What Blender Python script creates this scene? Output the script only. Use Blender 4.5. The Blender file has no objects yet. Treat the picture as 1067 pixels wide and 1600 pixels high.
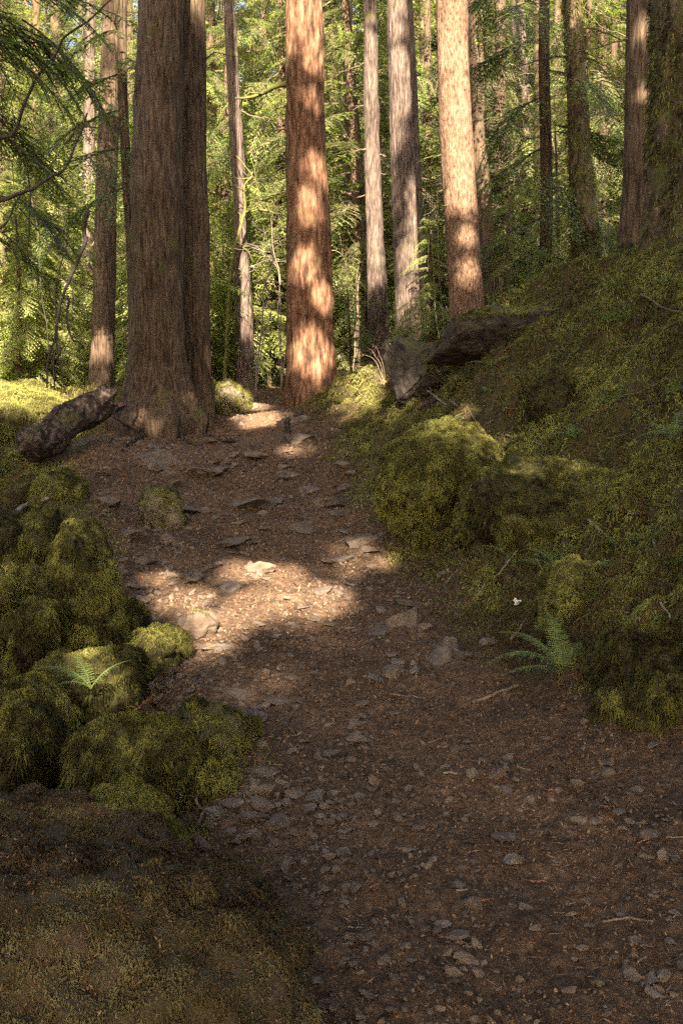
import bpy, math, random
import numpy as np
from mathutils import Vector, Matrix

# ------------------------------------------------------------------ camera, sky, sun, exposure
random.seed(7)
S = bpy.context.scene
R = math.radians
F = 1555.0                      # focal length in pixels of a 1067 x 1600 frame
PITCH = math.atan(160 / F)      # looking slightly down
CAM = np.array([0.0, 0.0, 1.6])

cd = bpy.data.cameras.new('camera')
cam = bpy.data.objects.new('camera', cd)
S.collection.objects.link(cam)
cd.sensor_fit = 'VERTICAL'
cd.sensor_height = 36.0
cd.lens = 36.0 * F / 1600.0
cd.clip_start = 0.05
cd.clip_end = 600
cam.location = CAM
cam.rotation_euler = (math.pi / 2 - PITCH, 0, 0)
S.camera = cam

SUN_AZ = R(1)                 # behind the camera, slightly to its right
SUN_EL = R(34)
# direction towards the sun
SD = np.array([math.sin(SUN_AZ) * math.cos(SUN_EL), -math.cos(SUN_AZ) * math.cos(SUN_EL), math.sin(SUN_EL)])

w = bpy.data.worlds.new('World')
S.world = w
w.use_nodes = True
nt = w.node_tree
bg = nt.nodes['Background']
sky = nt.nodes.new('ShaderNodeTexSky')
sky.sky_type = 'NISHITA'
sky.sun_disc = False
sky.sun_elevation = SUN_EL
sky.sun_rotation = math.atan2(SD[0], SD[1])
sky.air_density = 1.0
sky.dust_density = 3.0
sky.ozone_density = 0.6
nt.links.new(sky.outputs[0], bg.inputs[0])
bg.inputs[1].default_value = 0.076

sl = bpy.data.lights.new('sun', 'SUN')
sun = bpy.data.objects.new('sun', sl)
S.collection.objects.link(sun)
sl.energy = 5.0
sl.angle = R(0.53)
sl.color = (1.0, 0.95, 0.87)
sun.rotation_euler = Vector(SD.tolist()).to_track_quat('Z', 'Y').to_euler()
sun.location = (0, 0, 30)

vs = S.view_settings
vs.view_transform = 'Standard'
vs.look = 'None'
vs.gamma = 1.0
vs.exposure = 2.8
vs.use_white_balance = True
vs.white_balance_temperature = 7650
S.cycles.use_denoising = False
S.cycles.max_bounces = 6
S.cycles.diffuse_bounces = 4
S.cycles.glossy_bounces = 2
S.cycles.transmission_bounces = 4
S.cycles.sample_clamp_indirect = 6
S.cycles.caustics_reflective = False
S.cycles.caustics_refractive = False

# ------------------------------------------------------------------ small maths helpers
RG = np.random.default_rng(11)
UP = np.array([0, math.sin(PITCH), math.cos(PITCH)])
FW = np.array([0, math.cos(PITCH), -math.sin(PITCH)])


def ray(px, py):
    return np.array([(px - 533.5) / F, 0, 0]) + UP * ((800 - py) / F) + FW


def P(px, py, Y):
    d = ray(px, py)
    return CAM + d * (Y / d[1])


def _h(ix, iy, iz, s):
    n = (ix.astype(np.int64) * 374761393 + iy.astype(np.int64) * 668265263 + iz.astype(np.int64) * 1440662683 + s * 974634777) & 0xffffffff
    n = ((n ^ (n >> 13)) * 1274126177) & 0xffffffff
    n = ((n ^ (n >> 15)) * 2246822519) & 0xffffffff
    n = n ^ (n >> 16)
    return n / 4294967296.0


def vn(p, s=0):
    """value noise -1..1 on (N,3)"""
    i = np.floor(p)
    f = p - i
    f = f * f * f * (f * (f * 6 - 15) + 10)
    i = i.astype(np.int64)
    r = 0
    for a in (0, 1):
        wx = f[:, 0] if a else 1 - f[:, 0]
        for b in (0, 1):
            wy = f[:, 1] if b else 1 - f[:, 1]
            for c in (0, 1):
                wz = f[:, 2] if c else 1 - f[:, 2]
                r = r + wx * wy * wz * _h(i[:, 0] + a, i[:, 1] + b, i[:, 2] + c, s)
    return r * 2 - 1


def fbm(p, octv=4, s=0, gain=0.5):
    a, t, r = 1.0, 0.0, 0
    q = p.copy()
    for o in range(octv):
        r = r + a * vn(q, s + o * 17)
        t += a
        a *= gain
        q = q * 2.03 + 13.7
    return r / t


def xy(x, y, sc):
    return np.stack([x * sc, y * sc, np.zeros_like(x) + 0.37], 1)


def sstep(a, b, x):
    t = np.clip((x - a) / (b - a), 0, 1)
    return t * t * (3 - 2 * t)


# ------------------------------------------------------------------ materials
def new_mat(name):
    m = bpy.data.materials.new(name)
    m.use_nodes = True
    n = m.node_tree.nodes
    b = n['Principled BSDF']
    return m, m.node_tree, n, b


def ramp(n, stops):
    r = n.new('ShaderNodeValToRGB')
    e = r.color_ramp.elements
    e[0].position, e[0].color = stops[0][0], (*stops[0][1], 1)
    e[1].position, e[1].color = stops[-1][0], (*stops[-1][1], 1)
    for p_, c in stops[1:-1]:
        k = e.new(p_)
        k.color = (*c, 1)
    return r


def noise(t, n, scale, detail=4, vec=None, rough=0.6):
    x = n.new('ShaderNodeTexNoise')
    x.inputs['Scale'].default_value = scale
    x.inputs['Detail'].default_value = detail
    x.inputs['Roughness'].default_value = rough
    if vec is not None:
        t.links.new(vec, x.inputs['Vector'])
    return x


def mixc(t, n, fac, a, b, mode='MIX'):
    x = n.new('ShaderNodeMix')
    x.data_type = 'RGBA'
    x.blend_type = mode
    for s_, v in ((x.inputs[0], fac), (x.inputs[6], a), (x.inputs[7], b)):
        if isinstance(v, (int, float)):
            s_.default_value = v
        elif isinstance(v, tuple):
            s_.default_value = (*v, 1)
        else:
            t.links.new(v, s_)
    return x.outputs[2]


def math_(t, n, op, a, b=None):
    x = n.new('ShaderNodeMath')
    x.operation = op
    for s_, v in ((x.inputs[0], a), (x.inputs[1], b)):
        if v is None:
            continue
        if isinstance(v, (int, float)):
            s_.default_value = v
        else:
            t.links.new(v, s_)
    return x.outputs[0]


def geo_pos(n):
    return n.new('ShaderNodeNewGeometry').outputs['Position']


def obj_pos(n):
    return n.new('ShaderNodeTexCoord').outputs['Object']


def attr(n, name):
    a = n.new('ShaderNodeAttribute')
    a.attribute_name = name
    return a.outputs['Fac']


def bump(t, n, b, h, strength, dist):
    x = n.new('ShaderNodeBump')
    x.inputs['Strength'].default_value = strength
    x.inputs['Distance'].default_value = dist
    t.links.new(h, x.inputs['Height'])
    t.links.new(x.outputs[0], b.inputs['Normal'])


def leaf_mat(name, stops, transl=0.35, rough=0.5, spec=0.35, patch=0.6):
    m, t, n, b = new_mat(name)
    nz = noise(t, n, patch, 2, geo_pos(n))
    f = math_(t, n, 'ADD', math_(t, n, 'MULTIPLY', attr(n, 'rnd'), 0.6), math_(t, n, 'MULTIPLY', nz.outputs[0], 0.45))
    r = ramp(n, stops)
    t.links.new(f, r.inputs[0])
    t.links.new(r.outputs[0], b.inputs['Base Color'])
    b.inputs['Roughness'].default_value = rough
    b.inputs['Specular IOR Level'].default_value = spec
    if transl > 0:
        tr = n.new('ShaderNodeBsdfTranslucent')
        c = mixc(t, n, 0.6, r.outputs[0], (1.0, 1.0, 0.45), 'MULTIPLY')
        t.links.new(c, tr.inputs[0])
        mx = n.new('ShaderNodeMixShader')
        mx.inputs[0].default_value = transl
        t.links.new(b.outputs[0], mx.inputs[1])
        t.links.new(tr.outputs[0], mx.inputs[2])
        t.links.new(mx.outputs[0], n['Material Output'].inputs[0])
    return m


def bark_mat(name, dark, mid, light, moss=0.0, sx=26, sz=2.2):
    m, t, n, b = new_mat(name)
    o = obj_pos(n)
    mp = n.new('ShaderNodeMapping')
    mp.inputs['Scale'].default_value = (sx, sx, sz)
    t.links.new(o, mp.inputs[0])
    v1 = noise(t, n, 1.0, 5, mp.outputs[0], 0.65)
    v2 = noise(t, n, 1.6, 3, o, 0.6)
    f = math_(t, n, 'ADD', math_(t, n, 'MULTIPLY', v1.outputs[0], 0.75), math_(t, n, 'MULTIPLY', v2.outputs[0], 0.25))
    r = ramp(n, [(0.38, dark), (0.49, mid), (0.62, light)])
    t.links.new(f, r.inputs[0])
    col = r.outputs[0]
    # lichen flecks
    v3 = noise(t, n, 22.0, 4, o, 0.7)
    r3 = ramp(n, [(0.60, (0, 0, 0)), (0.72, (1, 1, 1))])
    t.links.new(v3.outputs[0], r3.inputs[0])
    col = mixc(t, n, math_(t, n, 'MULTIPLY', r3.outputs[0], 0.35), col, tuple(min(1, c * 1.25 + .05) for c in light))
    if moss > 0:
        v4 = noise(t, n, 2.6, 5, o, 0.65)
        r4 = ramp(n, [(0.62 - 0.3 * moss, (0, 0, 0)), (0.74 - 0.25 * moss, (1, 1, 1))])
        t.links.new(v4.outputs[0], r4.inputs[0])
        col = mixc(t, n, math_(t, n, 'MULTIPLY', r4.outputs[0], 0.8), col, (0.10, 0.10, 0.028))
    t.links.new(col, b.inputs['Base Color'])
    b.inputs['Roughness'].default_value = 0.9
    b.inputs['Specular IOR Level'].default_value = 0.2
    bump(t, n, b, f, 1.0, 0.05)
    return m


M = {}
M['needles'] = leaf_mat('conifer needles', [(0.15, (0.045, 0.080, 0.020)), (0.5, (0.15, 0.21, 0.045)), (0.85, (0.34, 0.38, 0.10))], 0.5, 0.38, 0.6)
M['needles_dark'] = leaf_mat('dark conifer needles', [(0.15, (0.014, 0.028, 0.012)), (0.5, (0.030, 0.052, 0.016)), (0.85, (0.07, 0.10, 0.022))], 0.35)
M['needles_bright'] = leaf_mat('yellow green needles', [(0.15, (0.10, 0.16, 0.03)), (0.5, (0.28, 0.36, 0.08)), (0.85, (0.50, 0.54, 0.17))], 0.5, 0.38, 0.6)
M['moss'] = leaf_mat('moss strands', [(0.2, (0.026, 0.022, 0.008)), (0.5, (0.088, 0.082, 0.021)), (0.85, (0.25, 0.235, 0.060))], 0.2, 0.75, 0.15, 1.7)
M['moss_brown'] = leaf_mat('brown moss strands', [(0.1, (0.036, 0.024, 0.011)), (0.35, (0.11, 0.086, 0.032)), (0.55, (0.135, 0.130, 0.034)), (0.95, (0.33, 0.32, 0.085))], 0.15, 0.8, 0.15, 1.3)
M['moss_dull'] = leaf_mat('dull brown moss', [(0.15, (0.030, 0.018, 0.010)), (0.45, (0.080, 0.054, 0.027)), (0.7, (0.105, 0.082, 0.034)), (0.95, (0.20, 0.17, 0.08))], 0.1, 0.8, 0.15, 1.3)
M['litter'] = leaf_mat('needle litter', [(0.2, (0.035, 0.016, 0.008)), (0.5, (0.125, 0.064, 0.034)), (0.75, (0.235, 0.137, 0.078)), (0.95, (0.38, 0.25, 0.155))], 0.0, 0.8, 0.2, 1.5)
M['fern'] = leaf_mat('fern green', [(0.2, (0.09, 0.13, 0.036)), (0.85, (0.21, 0.26, 0.08))], 0.35, 0.5, 0.3)
M['fern_red'] = leaf_mat('withered fern red brown', [(0.2, (0.13, 0.045, 0.02)), (0.85, (0.30, 0.13, 0.06))], 0.3, 0.7, 0.2)
M['bark_red'] = bark_mat('reddish bark', (0.035, 0.017, 0.010), (0.13, 0.062, 0.034), (0.27, 0.145, 0.088), 0.12, 17, 4.0)
M['bark_tan'] = bark_mat('tan bark', (0.050, 0.026, 0.015), (0.155, 0.088, 0.054), (0.26, 0.165, 0.108), 0.0, 40, 13)
M['bark_grey'] = bark_mat('grey bark', (0.028, 0.019, 0.014), (0.088, 0.060, 0.047), (0.18, 0.132, 0.105), 0.1, 36, 5)
M['bark_brown'] = bark_mat('deep brown bark', (0.027, 0.016, 0.010), (0.082, 0.052, 0.032), (0.15, 0.103, 0.068), 0.15, 34, 3.5)
M['bark_dark'] = bark_mat('dark rotting bark', (0.010, 0.007, 0.005), (0.035, 0.023, 0.017), (0.13, 0.095, 0.075), 0.3, 18, 12)
M['bark_moss'] = bark_mat('mossy bark', (0.020, 0.012, 0.008), (0.085, 0.056, 0.034), (0.20, 0.145, 0.095), 0.5, 16, 7)


def rock_mat(name, dark, light, moss=0.5, thresh=0.45):
    m, t, n, b = new_mat(name)
    o = geo_pos(n)
    v1 = noise(t, n, 9.0, 7, o, 0.65)
    r = ramp(n, [(0.3, dark), (0.7, light)])
    t.links.new(v1.outputs[0], r.inputs[0])
    col = r.outputs[0]
    v3 = noise(t, n, 60.0, 3, o, 0.7)
    r3 = ramp(n, [(0.57, (0, 0, 0)), (0.68, (1, 1, 1))])
    t.links.new(v3.outputs[0], r3.inputs[0])
    col = mixc(t, n, math_(t, n, 'MULTIPLY', r3.outputs[0], 0.3), col, tuple(min(1, c * 1.5) for c in light))
    if moss > 0:
        g = n.new('ShaderNodeNewGeometry')
        sp = n.new('ShaderNodeSeparateXYZ')
        t.links.new(g.outputs['Normal'], sp.inputs[0])
        v4 = noise(t, n, 4.0, 4, o, 0.6)
        f = math_(t, n, 'ADD', math_(t, n, 'MULTIPLY', sp.outputs[2], 0.35), v4.outputs[0])
        r4 = ramp(n, [(thresh, (0, 0, 0)), (min(1, thresh + 0.18), (1, 1, 1))])
        t.links.new(f, r4.inputs[0])
        v5 = noise(t, n, 45, 3, o)
        mc = mixc(t, n, v5.outputs[0], (0.028, 0.024, 0.008), (0.095, 0.088, 0.022))
        col = mixc(t, n, math_(t, n, 'MULTIPLY', r4.outputs[0], moss), col, mc)
    t.links.new(col, b.inputs['Base Color'])
    b.inputs['Roughness'].default_value = 0.88
    b.inputs['Specular IOR Level'].default_value = 0.25
    h = math_(t, n, 'ADD', v1.outputs[0], math_(t, n, 'MULTIPLY', v3.outputs[0], 0.3))
    bump(t, n, b, h, 0.8, 0.02)
    return m


M['rock'] = rock_mat('grey brown stone', (0.055, 0.039, 0.028), (0.19, 0.14, 0.105), 0)
M['rock_pale'] = rock_mat('pale stone', (0.075, 0.05, 0.034), (0.21, 0.15, 0.105), 0)
M['rock_grey'] = rock_mat('cool grey stone', (0.06, 0.046, 0.038), (0.20, 0.16, 0.13), 0)
M['rock_mossy'] = rock_mat('half mossy stone', (0.07, 0.052, 0.038), (0.22, 0.17, 0.125), 0.9, 0.62)
M['rock_crag'] = rock_mat('dark craggy stone', (0.016, 0.012, 0.009), (0.105, 0.082, 0.066), 0.8, 0.6)
M['rock_brown'] = rock_mat('brown crusted stone', (0.022, 0.014, 0.009), (0.125, 0.082, 0.050), 0.4, 0.62)
M['rock_under_shade'] = rock_mat('shade dark stone under moss', (0.016, 0.012, 0.007), (0.060, 0.050, 0.022), 0.35, 0.38)  # darkened in colour to suggest shade between the moss strands

# ground
gm, t, n, b = new_mat('forest floor')
o = geo_pos(n)
n1 = noise(t, n, 1.3, 5, o, 0.6)
n2 = noise(t, n, 26, 6, o, 0.7)
n3 = noise(t, n, 120, 3, o, 0.7)
soil = ramp(n, [(0.32, (0.026, 0.014, 0.008)), (0.47, (0.088, 0.054, 0.033)), (0.60, (0.18, 0.108, 0.064)), (0.74, (0.30, 0.20, 0.13))])
t.links.new(math_(t, n, 'ADD', math_(t, n, 'MULTIPLY', n1.outputs[0], 0.35), math_(t, n, 'MULTIPLY', n2.outputs[0], 0.65)), soil.inputs[0])
mossr = ramp(n, [(0.35, (0.030, 0.019, 0.010)), (0.5, (0.068, 0.052, 0.022)), (0.65, (0.12, 0.10, 0.035))])
t.links.new(math_(t, n, 'ADD', math_(t, n, 'MULTIPLY', n1.outputs[0], 0.5), math_(t, n, 'MULTIPLY', n2.outputs[0], 0.5)), mossr.inputs[0])
c = mixc(t, n, attr(n, 'mossy'), soil.outputs[0], mossr.outputs[0])
t.links.new(c, b.inputs['Base Color'])
b.inputs['Roughness'].default_value = 0.95
b.inputs['Specular IOR Level'].default_value = 0.15
bump(t, n, b, math_(t, n, 'ADD', n2.outputs[0], math_(t, n, 'MULTIPLY', n3.outputs[0], 0.5)), 0.9, 0.02)
M['ground'] = gm


def plain(name, a, c, scale=30, rough=0.8):
    m, t, n, b = new_mat(name)
    v = noise(t, n, scale, 4, obj_pos(n))
    r = ramp(n, [(0.35, a), (0.65, c)])
    t.links.new(v.outputs[0], r.inputs[0])
    t.links.new(r.outputs[0], b.inputs['Base Color'])
    b.inputs['Roughness'].default_value = rough
    bump(t, n, b, v.outputs[0], 0.5, 0.01)
    return m


M['twig'] = plain('dry twig wood', (0.07, 0.045, 0.03), (0.20, 0.14, 0.09))
M['twig_dark'] = plain('dark twig wood', (0.022, 0.016, 0.012), (0.06, 0.045, 0.032))
M['twig_pale'] = plain('bleached twig wood', (0.13, 0.10, 0.07), (0.28, 0.22, 0.16))
M['twig_moss'] = plain('moss furred limb', (0.06, 0.06, 0.014), (0.17, 0.16, 0.035), 18, 0.95)
M['twig_red'] = plain('rust brown twig', (0.13, 0.05, 0.028), (0.30, 0.14, 0.08))
M['white_leaf'] = plain('bleached leaf', (0.6, 0.58, 0.5), (0.8, 0.78, 0.7))
M['wood_red'] = plain('rotten red heartwood', (0.09, 0.035, 0.02), (0.24, 0.10, 0.05), 14)


# ------------------------------------------------------------------ mesh helpers
def make_mesh(name, V, faces, mats, smooth=False, rnd=None, midx=None, fattr=None):
    """faces: list of int arrays (n,k) of various k"""
    me = bpy.data.meshes.new(name)
    V = np.asarray(V, dtype=np.float32)
    me.vertices.add(len(V))
    me.vertices.foreach_set('co', V.ravel())
    fl = [np.asarray(f, dtype=np.int32) for f in faces if len(f)]
    li = np.concatenate([f.ravel() for f in fl])
    lt = np.concatenate([np.full(len(f), f.shape[1], dtype=np.int32) for f in fl])
    me.loops.add(len(li))
    me.loops.foreach_set('vertex_index', li)
    me.polygons.add(len(lt))
    ls = np.concatenate([[0], np.cumsum(lt)[:-1]]).astype(np.int32)
    me.polygons.foreach_set('loop_start', ls)
    if midx is not None:
        me.polygons.foreach_set('material_index', np.asarray(midx, dtype=np.int32))
    me.polygons.foreach_set('use_smooth', np.full(len(lt), smooth))
    me.update(calc_edges=True)
    if rnd is not None:
        a = me.attributes.new('rnd', 'FLOAT', 'POINT')
        a.data.foreach_set('value', np.asarray(rnd, dtype=np.float32))
    if fattr:
        for k, v in fattr.items():
            a = me.attributes.new(k, 'FLOAT', 'POINT')
            a.data.foreach_set('value', np.asarray(v, dtype=np.float32))
    for m_ in (mats if isinstance(mats, (list, tuple)) else [mats]):
        me.materials.append(m_)
    return me


def link(name, me, parent=None, loc=None):
    o = bpy.data.objects.new(name, me)
    S.collection.objects.link(o)
    if parent is not None:
        o.parent = parent
    if loc is not None:
        o.location = [float(v) for v in loc]
    return o


def tag(o, label, cat, group=None, kind=None):
    o['label'] = label
    o['category'] = cat
    if group:
        o['group'] = group
    if kind:
        o['kind'] = kind
    return o


def thing(name, label, cat, loc, group=None):
    return tag(link(name, None, None, loc), label, cat, group)


def tube_arrays(path, rad, seg=6):
    """open tube round a polyline, with a closed tip"""
    path = np.asarray(path, float)
    rad = np.asarray(rad, float)
    k = len(path)
    tg = np.gradient(path, axis=0)
    tg /= np.linalg.norm(tg, axis=1)[:, None] + 1e-9
    ref = np.array([0.13, 0.31, 0.94]) if abs(tg[0][2]) < 0.8 else np.array([1.0, 0.1, 0.05])
    u = np.cross(tg, ref)
    u /= np.linalg.norm(u, axis=1)[:, None] + 1e-9
    v = np.cross(tg, u)
    a = np.arange(seg) * 2 * math.pi / seg
    V = path[:, None] + rad[:, None, None] * (np.cos(a)[None, :, None] * u[:, None] + np.sin(a)[None, :, None] * v[:, None])
    V = V.reshape(-1, 3)
    i = np.arange(k - 1)[:, None] * seg
    j = np.arange(seg)[None]
    j2 = (j + 1) % seg
    Q = np.stack([i + j, i + j2, i + seg + j2, i + seg + j], -1).reshape(-1, 4)
    return V, Q


class MB:
    def __init__(s):
        s.V, s.Q, s.T, s.n = [], [], [], 0
        s.r = []

    def tube(s, path, rad, seg=6):
        V, Q = tube_arrays(path, rad, seg)
        s.Q.append(Q + s.n)
        s.V.append(V)
        s.r.append(np.full(len(V), RG.random()))
        s.n += len(V)
        # tip caps
        c = s.n
        s.V.append(np.array([path[-1], path[0]], float))
        s.r.append(np.zeros(2))
        last = c - seg
        first = c - len(V)
        j = np.arange(seg)
        s.T.append(np.stack([last + j, last + (j + 1) % seg, np.full(seg, c)], 1))
        s.T.append(np.stack([first + (j + 1) % seg, first + j, np.full(seg, c + 1)], 1))
        s.n += 2

    def quads(s, V, r=None):
        """V (n,4,3)"""
        k = len(V)
        s.Q.append(np.arange(k * 4).reshape(k, 4) + s.n)
        s.V.append(V.reshape(-1, 3))
        s.r.append(np.repeat(RG.random(k) if r is None else r, 4))
        s.n += 4 * k

    def build(s, name, m, parent=None, loc=None, smooth=True):
        V = np.concatenate(s.V)
        fs = []
        if s.Q:
            fs.append(np.concatenate(s.Q))
        if s.T:
            fs.append(np.concatenate(s.T))
        return link(name, make_mesh(name, V, fs, m, smooth, np.concatenate(s.r)), parent, loc)


def wander(a, b, k, amp, seed, sag=0.0):
    a = np.asarray(a, float)
    b = np.asarray(b, float)
    t = np.linspace(0, 1, k)
    L = np.linalg.norm(b - a)
    p = a + (b - a) * t[:, None]
    for ax in range(3):
        q = np.stack([t * 3.1 + seed * 7.3, np.full(k, ax * 5.1), np.full(k, seed * 1.7)], 1)
        nz = fbm(q, 3, seed)
        p[:, ax] += (nz - nz[0]) * amp * L * np.minimum(1, t * 3)
    p[:, 2] -= sag * L * (t ** 2)
    return p


# ------------------------------------------------------------------ terrain
# control points: where the ground lies, as (x, y, z) seen along a line of sight at a distance
CP = []
for px, py, Y in [
    # path
    (700, 1600, 2.6), (1100, 1600, 2.6), (400, 1600, 2.6), (600, 1243, 4.0), (950, 1243, 4.0), (420, 1200, 4.2), (500, 1050, 5.5), (680, 1060, 5.4),
    (350, 1050, 5.5), (450, 929, 7.0), (260, 935, 6.9), (560, 925, 7.0), (380, 815, 9.0), (250, 815, 9.0), (500, 812, 9.0),
    (330, 722, 11.0), (220, 722, 11.0), (450, 722, 11.0), (300, 668, 13.0), (380, 655, 13.6), (450, 655, 13.3),
    (400, 643, 15.0), (250, 655, 13.2),
    # right bank
    (1067, 1175, 4.4), (950, 1150, 4.5), (820, 1085, 5.1), (1000, 950, 5.2), (850, 960, 5.9), (1000, 800, 6.4), (1000, 700, 7.1), (1000, 550, 8.2),
    (1060, 1000, 4.9), (1060, 850, 5.9), (1060, 620, 7.5), (1067, 430, 8.9), (700, 960, 6.5), (800, 850, 7.1), (680, 830, 8.2), (900, 800, 6.9), (800, 690, 8.3), (900, 620, 8.5),
    (800, 590, 9.2), (700, 640, 9.6), (600, 760, 9.6), (560, 680, 11.2), (620, 640, 11.2), (680, 600, 11.0), (740, 545, 10.9), (830, 500, 10.4),
    (900, 450, 10.2), (950, 420, 10.0), (850, 468, 10.9), (780, 492, 11.6), (1000, 395, 10.2), (1067, 385, 10.5), (530, 632, 13.5), (600, 600, 13.2), (1200, 350, 9.5), (1200, 900, 4.6), (1250, 600, 6.8),
    (470, 626, 15.0), (560, 605, 16), (640, 565, 15), (700, 530, 15), (800, 510, 15), (950, 460, 15), (1100, 420, 15),
    # left side
    (60, 1250, 3.9), (-100, 1250, 3.8), (60, 1085, 5.1), (-100, 1060, 5.2), (60, 925, 6.7), (-100, 900, 6.8), (60, 800, 8.6), (-80, 780, 8.8), (20, 765, 10.0), (120, 705, 11.6),
    (100, 695, 12.8), (-60, 740, 11.8), (180, 640, 15), (60, 640, 15.5), (-100, 650, 15), (165, 615, 17), (330, 625, 17.5), (380, 612, 19)]:
    CP.append(P(px, py, Y))
for x, y, z in [(0, 0, 0), (2, 0, 0.05), (-2, 0, -0.1), (4, 2, 0.7), (-4, 2, -0.2), (0, -5, 0), (6, -4, 0.8), (-6, -4, -0.4), (7, 6, 3.0), (-7, 6, 0.1), (10, 12, 4.6), (-10, 12, 0.9),
                (-9, 22, 1.7), (0, 22, 2.0), (4, 22, 2.5), (9, 22, 3.6), (-14, 34, 2.6), (0, 34, 2.6), (14, 34, 4.2), (-25, 55, 5), (0, 55, 5), (25, 55, 6.5), (-50, 90, 11), (0, 90, 11), (50, 90, 12),
                (60, 20, 9), (-60, 20, 2), (50, -20, 6), (-50, -20, 0), (0, -30, 0), (25, 0, 6), (-25, 0, -1)]:
    CP.append(np.array([x, y, z], float))
CP = np.array(CP)
_n = len(CP)


def _phi(r2):
    return 0.5 * r2 * np.log(r2 + 1e-9)


_d2 = ((CP[:, None, :2] - CP[None, :, :2]) ** 2).sum(-1)
_A = np.zeros((_n + 3, _n + 3))
_A[:_n, :_n] = _phi(_d2) + np.eye(_n) * 0.05
_A[:_n, _n] = 1
_A[:_n, _n + 1:] = CP[:, :2]
_A[_n:, :_n] = _A[:_n, _n:].T
_w = np.linalg.solve(_A, np.concatenate([CP[:, 2], np.zeros(3)]))


def base_h(x, y):
    out = np.empty(len(x))
    for i in range(0, len(x), 40000):
        xs, ys = x[i:i + 40000], y[i:i + 40000]
        d = (xs[:, None] - CP[None, :, 0]) ** 2 + (ys[:, None] - CP[None, :, 1]) ** 2
        out[i:i + 40000] = _phi(d) @ _w[:_n] + _w[_n] + xs * _w[_n + 1] + ys * _w[_n + 2]
    return out


EDGE = [(-6, -1.5, 2.5), (0, -0.6, 2.2)]
for Y, l, r_ in [(2.6, 470, 1400), (3.8, 330, 1300), (4.4, 390, 1060), (5.5, 290, 760), (6.7, 205, 640), (9.2, 150, 545), (11.3, 130, 500), (13.5, 200, 470), (15, 320, 440), (18, 330, 420)]:
    EDGE.append((Y, P(l, 900, Y)[0], P(r_, 900, Y)[0]))
EDGE = np.array(EDGE)


def moss_mask(x, y):
    l = np.interp(y, EDGE[:, 0], EDGE[:, 1])
    r_ = np.interp(y, EDGE[:, 0], EDGE[:, 2])
    wob = fbm(xy(x, y, 1.1), 3, 5) * 0.35
    d = np.maximum(l - x, x - r_) + wob * 0.8
    return sstep(-0.10, 0.75, d)


def G(x, y, detail=True):
    x = np.atleast_1d(np.asarray(x, float))
    y = np.atleast_1d(np.asarray(y, float))
    z = base_h(x, y)
    if detail:
        m = moss_mask(x, y)
        far = np.clip((y - 16) / 10, 0, 1)
        l1 = np.abs(fbm(xy(x, y, 1.0), 3, 21))
        l2 = np.abs(fbm(xy(x, y, 2.7), 3, 33))
        l3 = np.abs(fbm(xy(x, y, 8.0), 2, 35))
        mossy = (0.42 * l1 + 0.34 * l2 + 0.16 * l3 - 0.18)
        pn = 0.06 * fbm(xy(x, y, 1.2), 3, 41) + 0.036 * fbm(xy(x, y, 5.0), 4, 43) + 0.010 * fbm(xy(x, y, 19.0), 3, 45) + 0.03 * sstep(0.1, 0.5, fbm(xy(x, y, 2.4), 3, 47))
        steps = 0.11 * np.abs(fbm(xy(x * 0.4, y, 2.0), 2, 49)) * sstep(7.5, 9, y)
        lft = np.interp(y, EDGE[:, 0], EDGE[:, 1])
        z = z - 0.17 * sstep(0.12, 0.5, lft - x) * sstep(3.0, 3.6, y) * (1 - sstep(8.0, 9.5, y))
        z = z + (mossy * m + (pn + steps) * (1 - m)) * (1 + far)
    return z


def hit(px, py, y0=1.6, y1=26):
    d = ray(px, py)
    ys = np.concatenate([np.linspace(y0, 16, 700), np.linspace(16.02, y1, 100)])
    k = ys / d[1]
    x = d[0] * k
    z = CAM[2] + d[2] * k
    g = G(x, ys)
    i = np.argmax(z <= g)
    if z[i] > g[i]:
        i = len(ys) - 1
    return np.array([x[i], ys[i], g[i]])


# grid
rows = list(np.arange(-30, -3, 1.5)) + list(np.arange(-3, 1.8, 0.12))
yy = 1.8
while yy < 16.5:
    rows.append(yy)
    yy += max(0.011, 0.0042 * yy)
while yy < 120:
    rows.append(yy)
    yy += 0.02 * yy - 0.25 + 0.1
rows = np.array(rows)
sfine = np.linspace(-1, 1, 421)
sout = 1 + np.cumsum(0.008 * 1.17 ** np.arange(1, 32))
scol = np.concatenate([-sout[::-1], sfine, sout])
W = 0.42 * np.maximum(rows, 2.0) + 0.7
gx = scol[None] * W[:, None]
# far columns reach at least 60 m sideways
ext = np.clip((np.abs(scol) - 1) / (sout[-1] - 1), 0, 1) ** 2
gx = gx + np.sign(scol)[None] * ext[None] * 55
gy = np.repeat(rows[:, None], len(scol), 1)
fx, fy = gx.ravel(), gy.ravel()
fz = G(fx, fy)
fm = moss_mask(fx, fy)
nr, nc = gx.shape
ii = (np.arange(nr - 1)[:, None] * nc + np.arange(nc - 1)[None]).ravel()
quads = np.stack([ii, ii + 1, ii + nc + 1, ii + nc], 1)
g_ob = link('ground', make_mesh('ground', np.stack([fx, fy, fz], 1), [quads], M['ground'], True, None, None, {'mossy': fm * (sstep(-0.48, -0.22, fbm(xy(fx, fy, 0.9), 3, 65)) * 0.9 + 0.1)}))
tag(g_ob, 'brown dirt trail climbing between moss covered banks', 'ground', None, 'structure')


def gnormal(x, y, e=0.03):
    zx = G(x + e, y) - G(x - e, y)
    zy = G(x, y + e) - G(x, y - e)
    nn = np.stack([-zx / (2 * e), -zy / (2 * e), np.ones_like(x)], 1)
    return nn / np.linalg.norm(nn, axis=1)[:, None]


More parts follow.
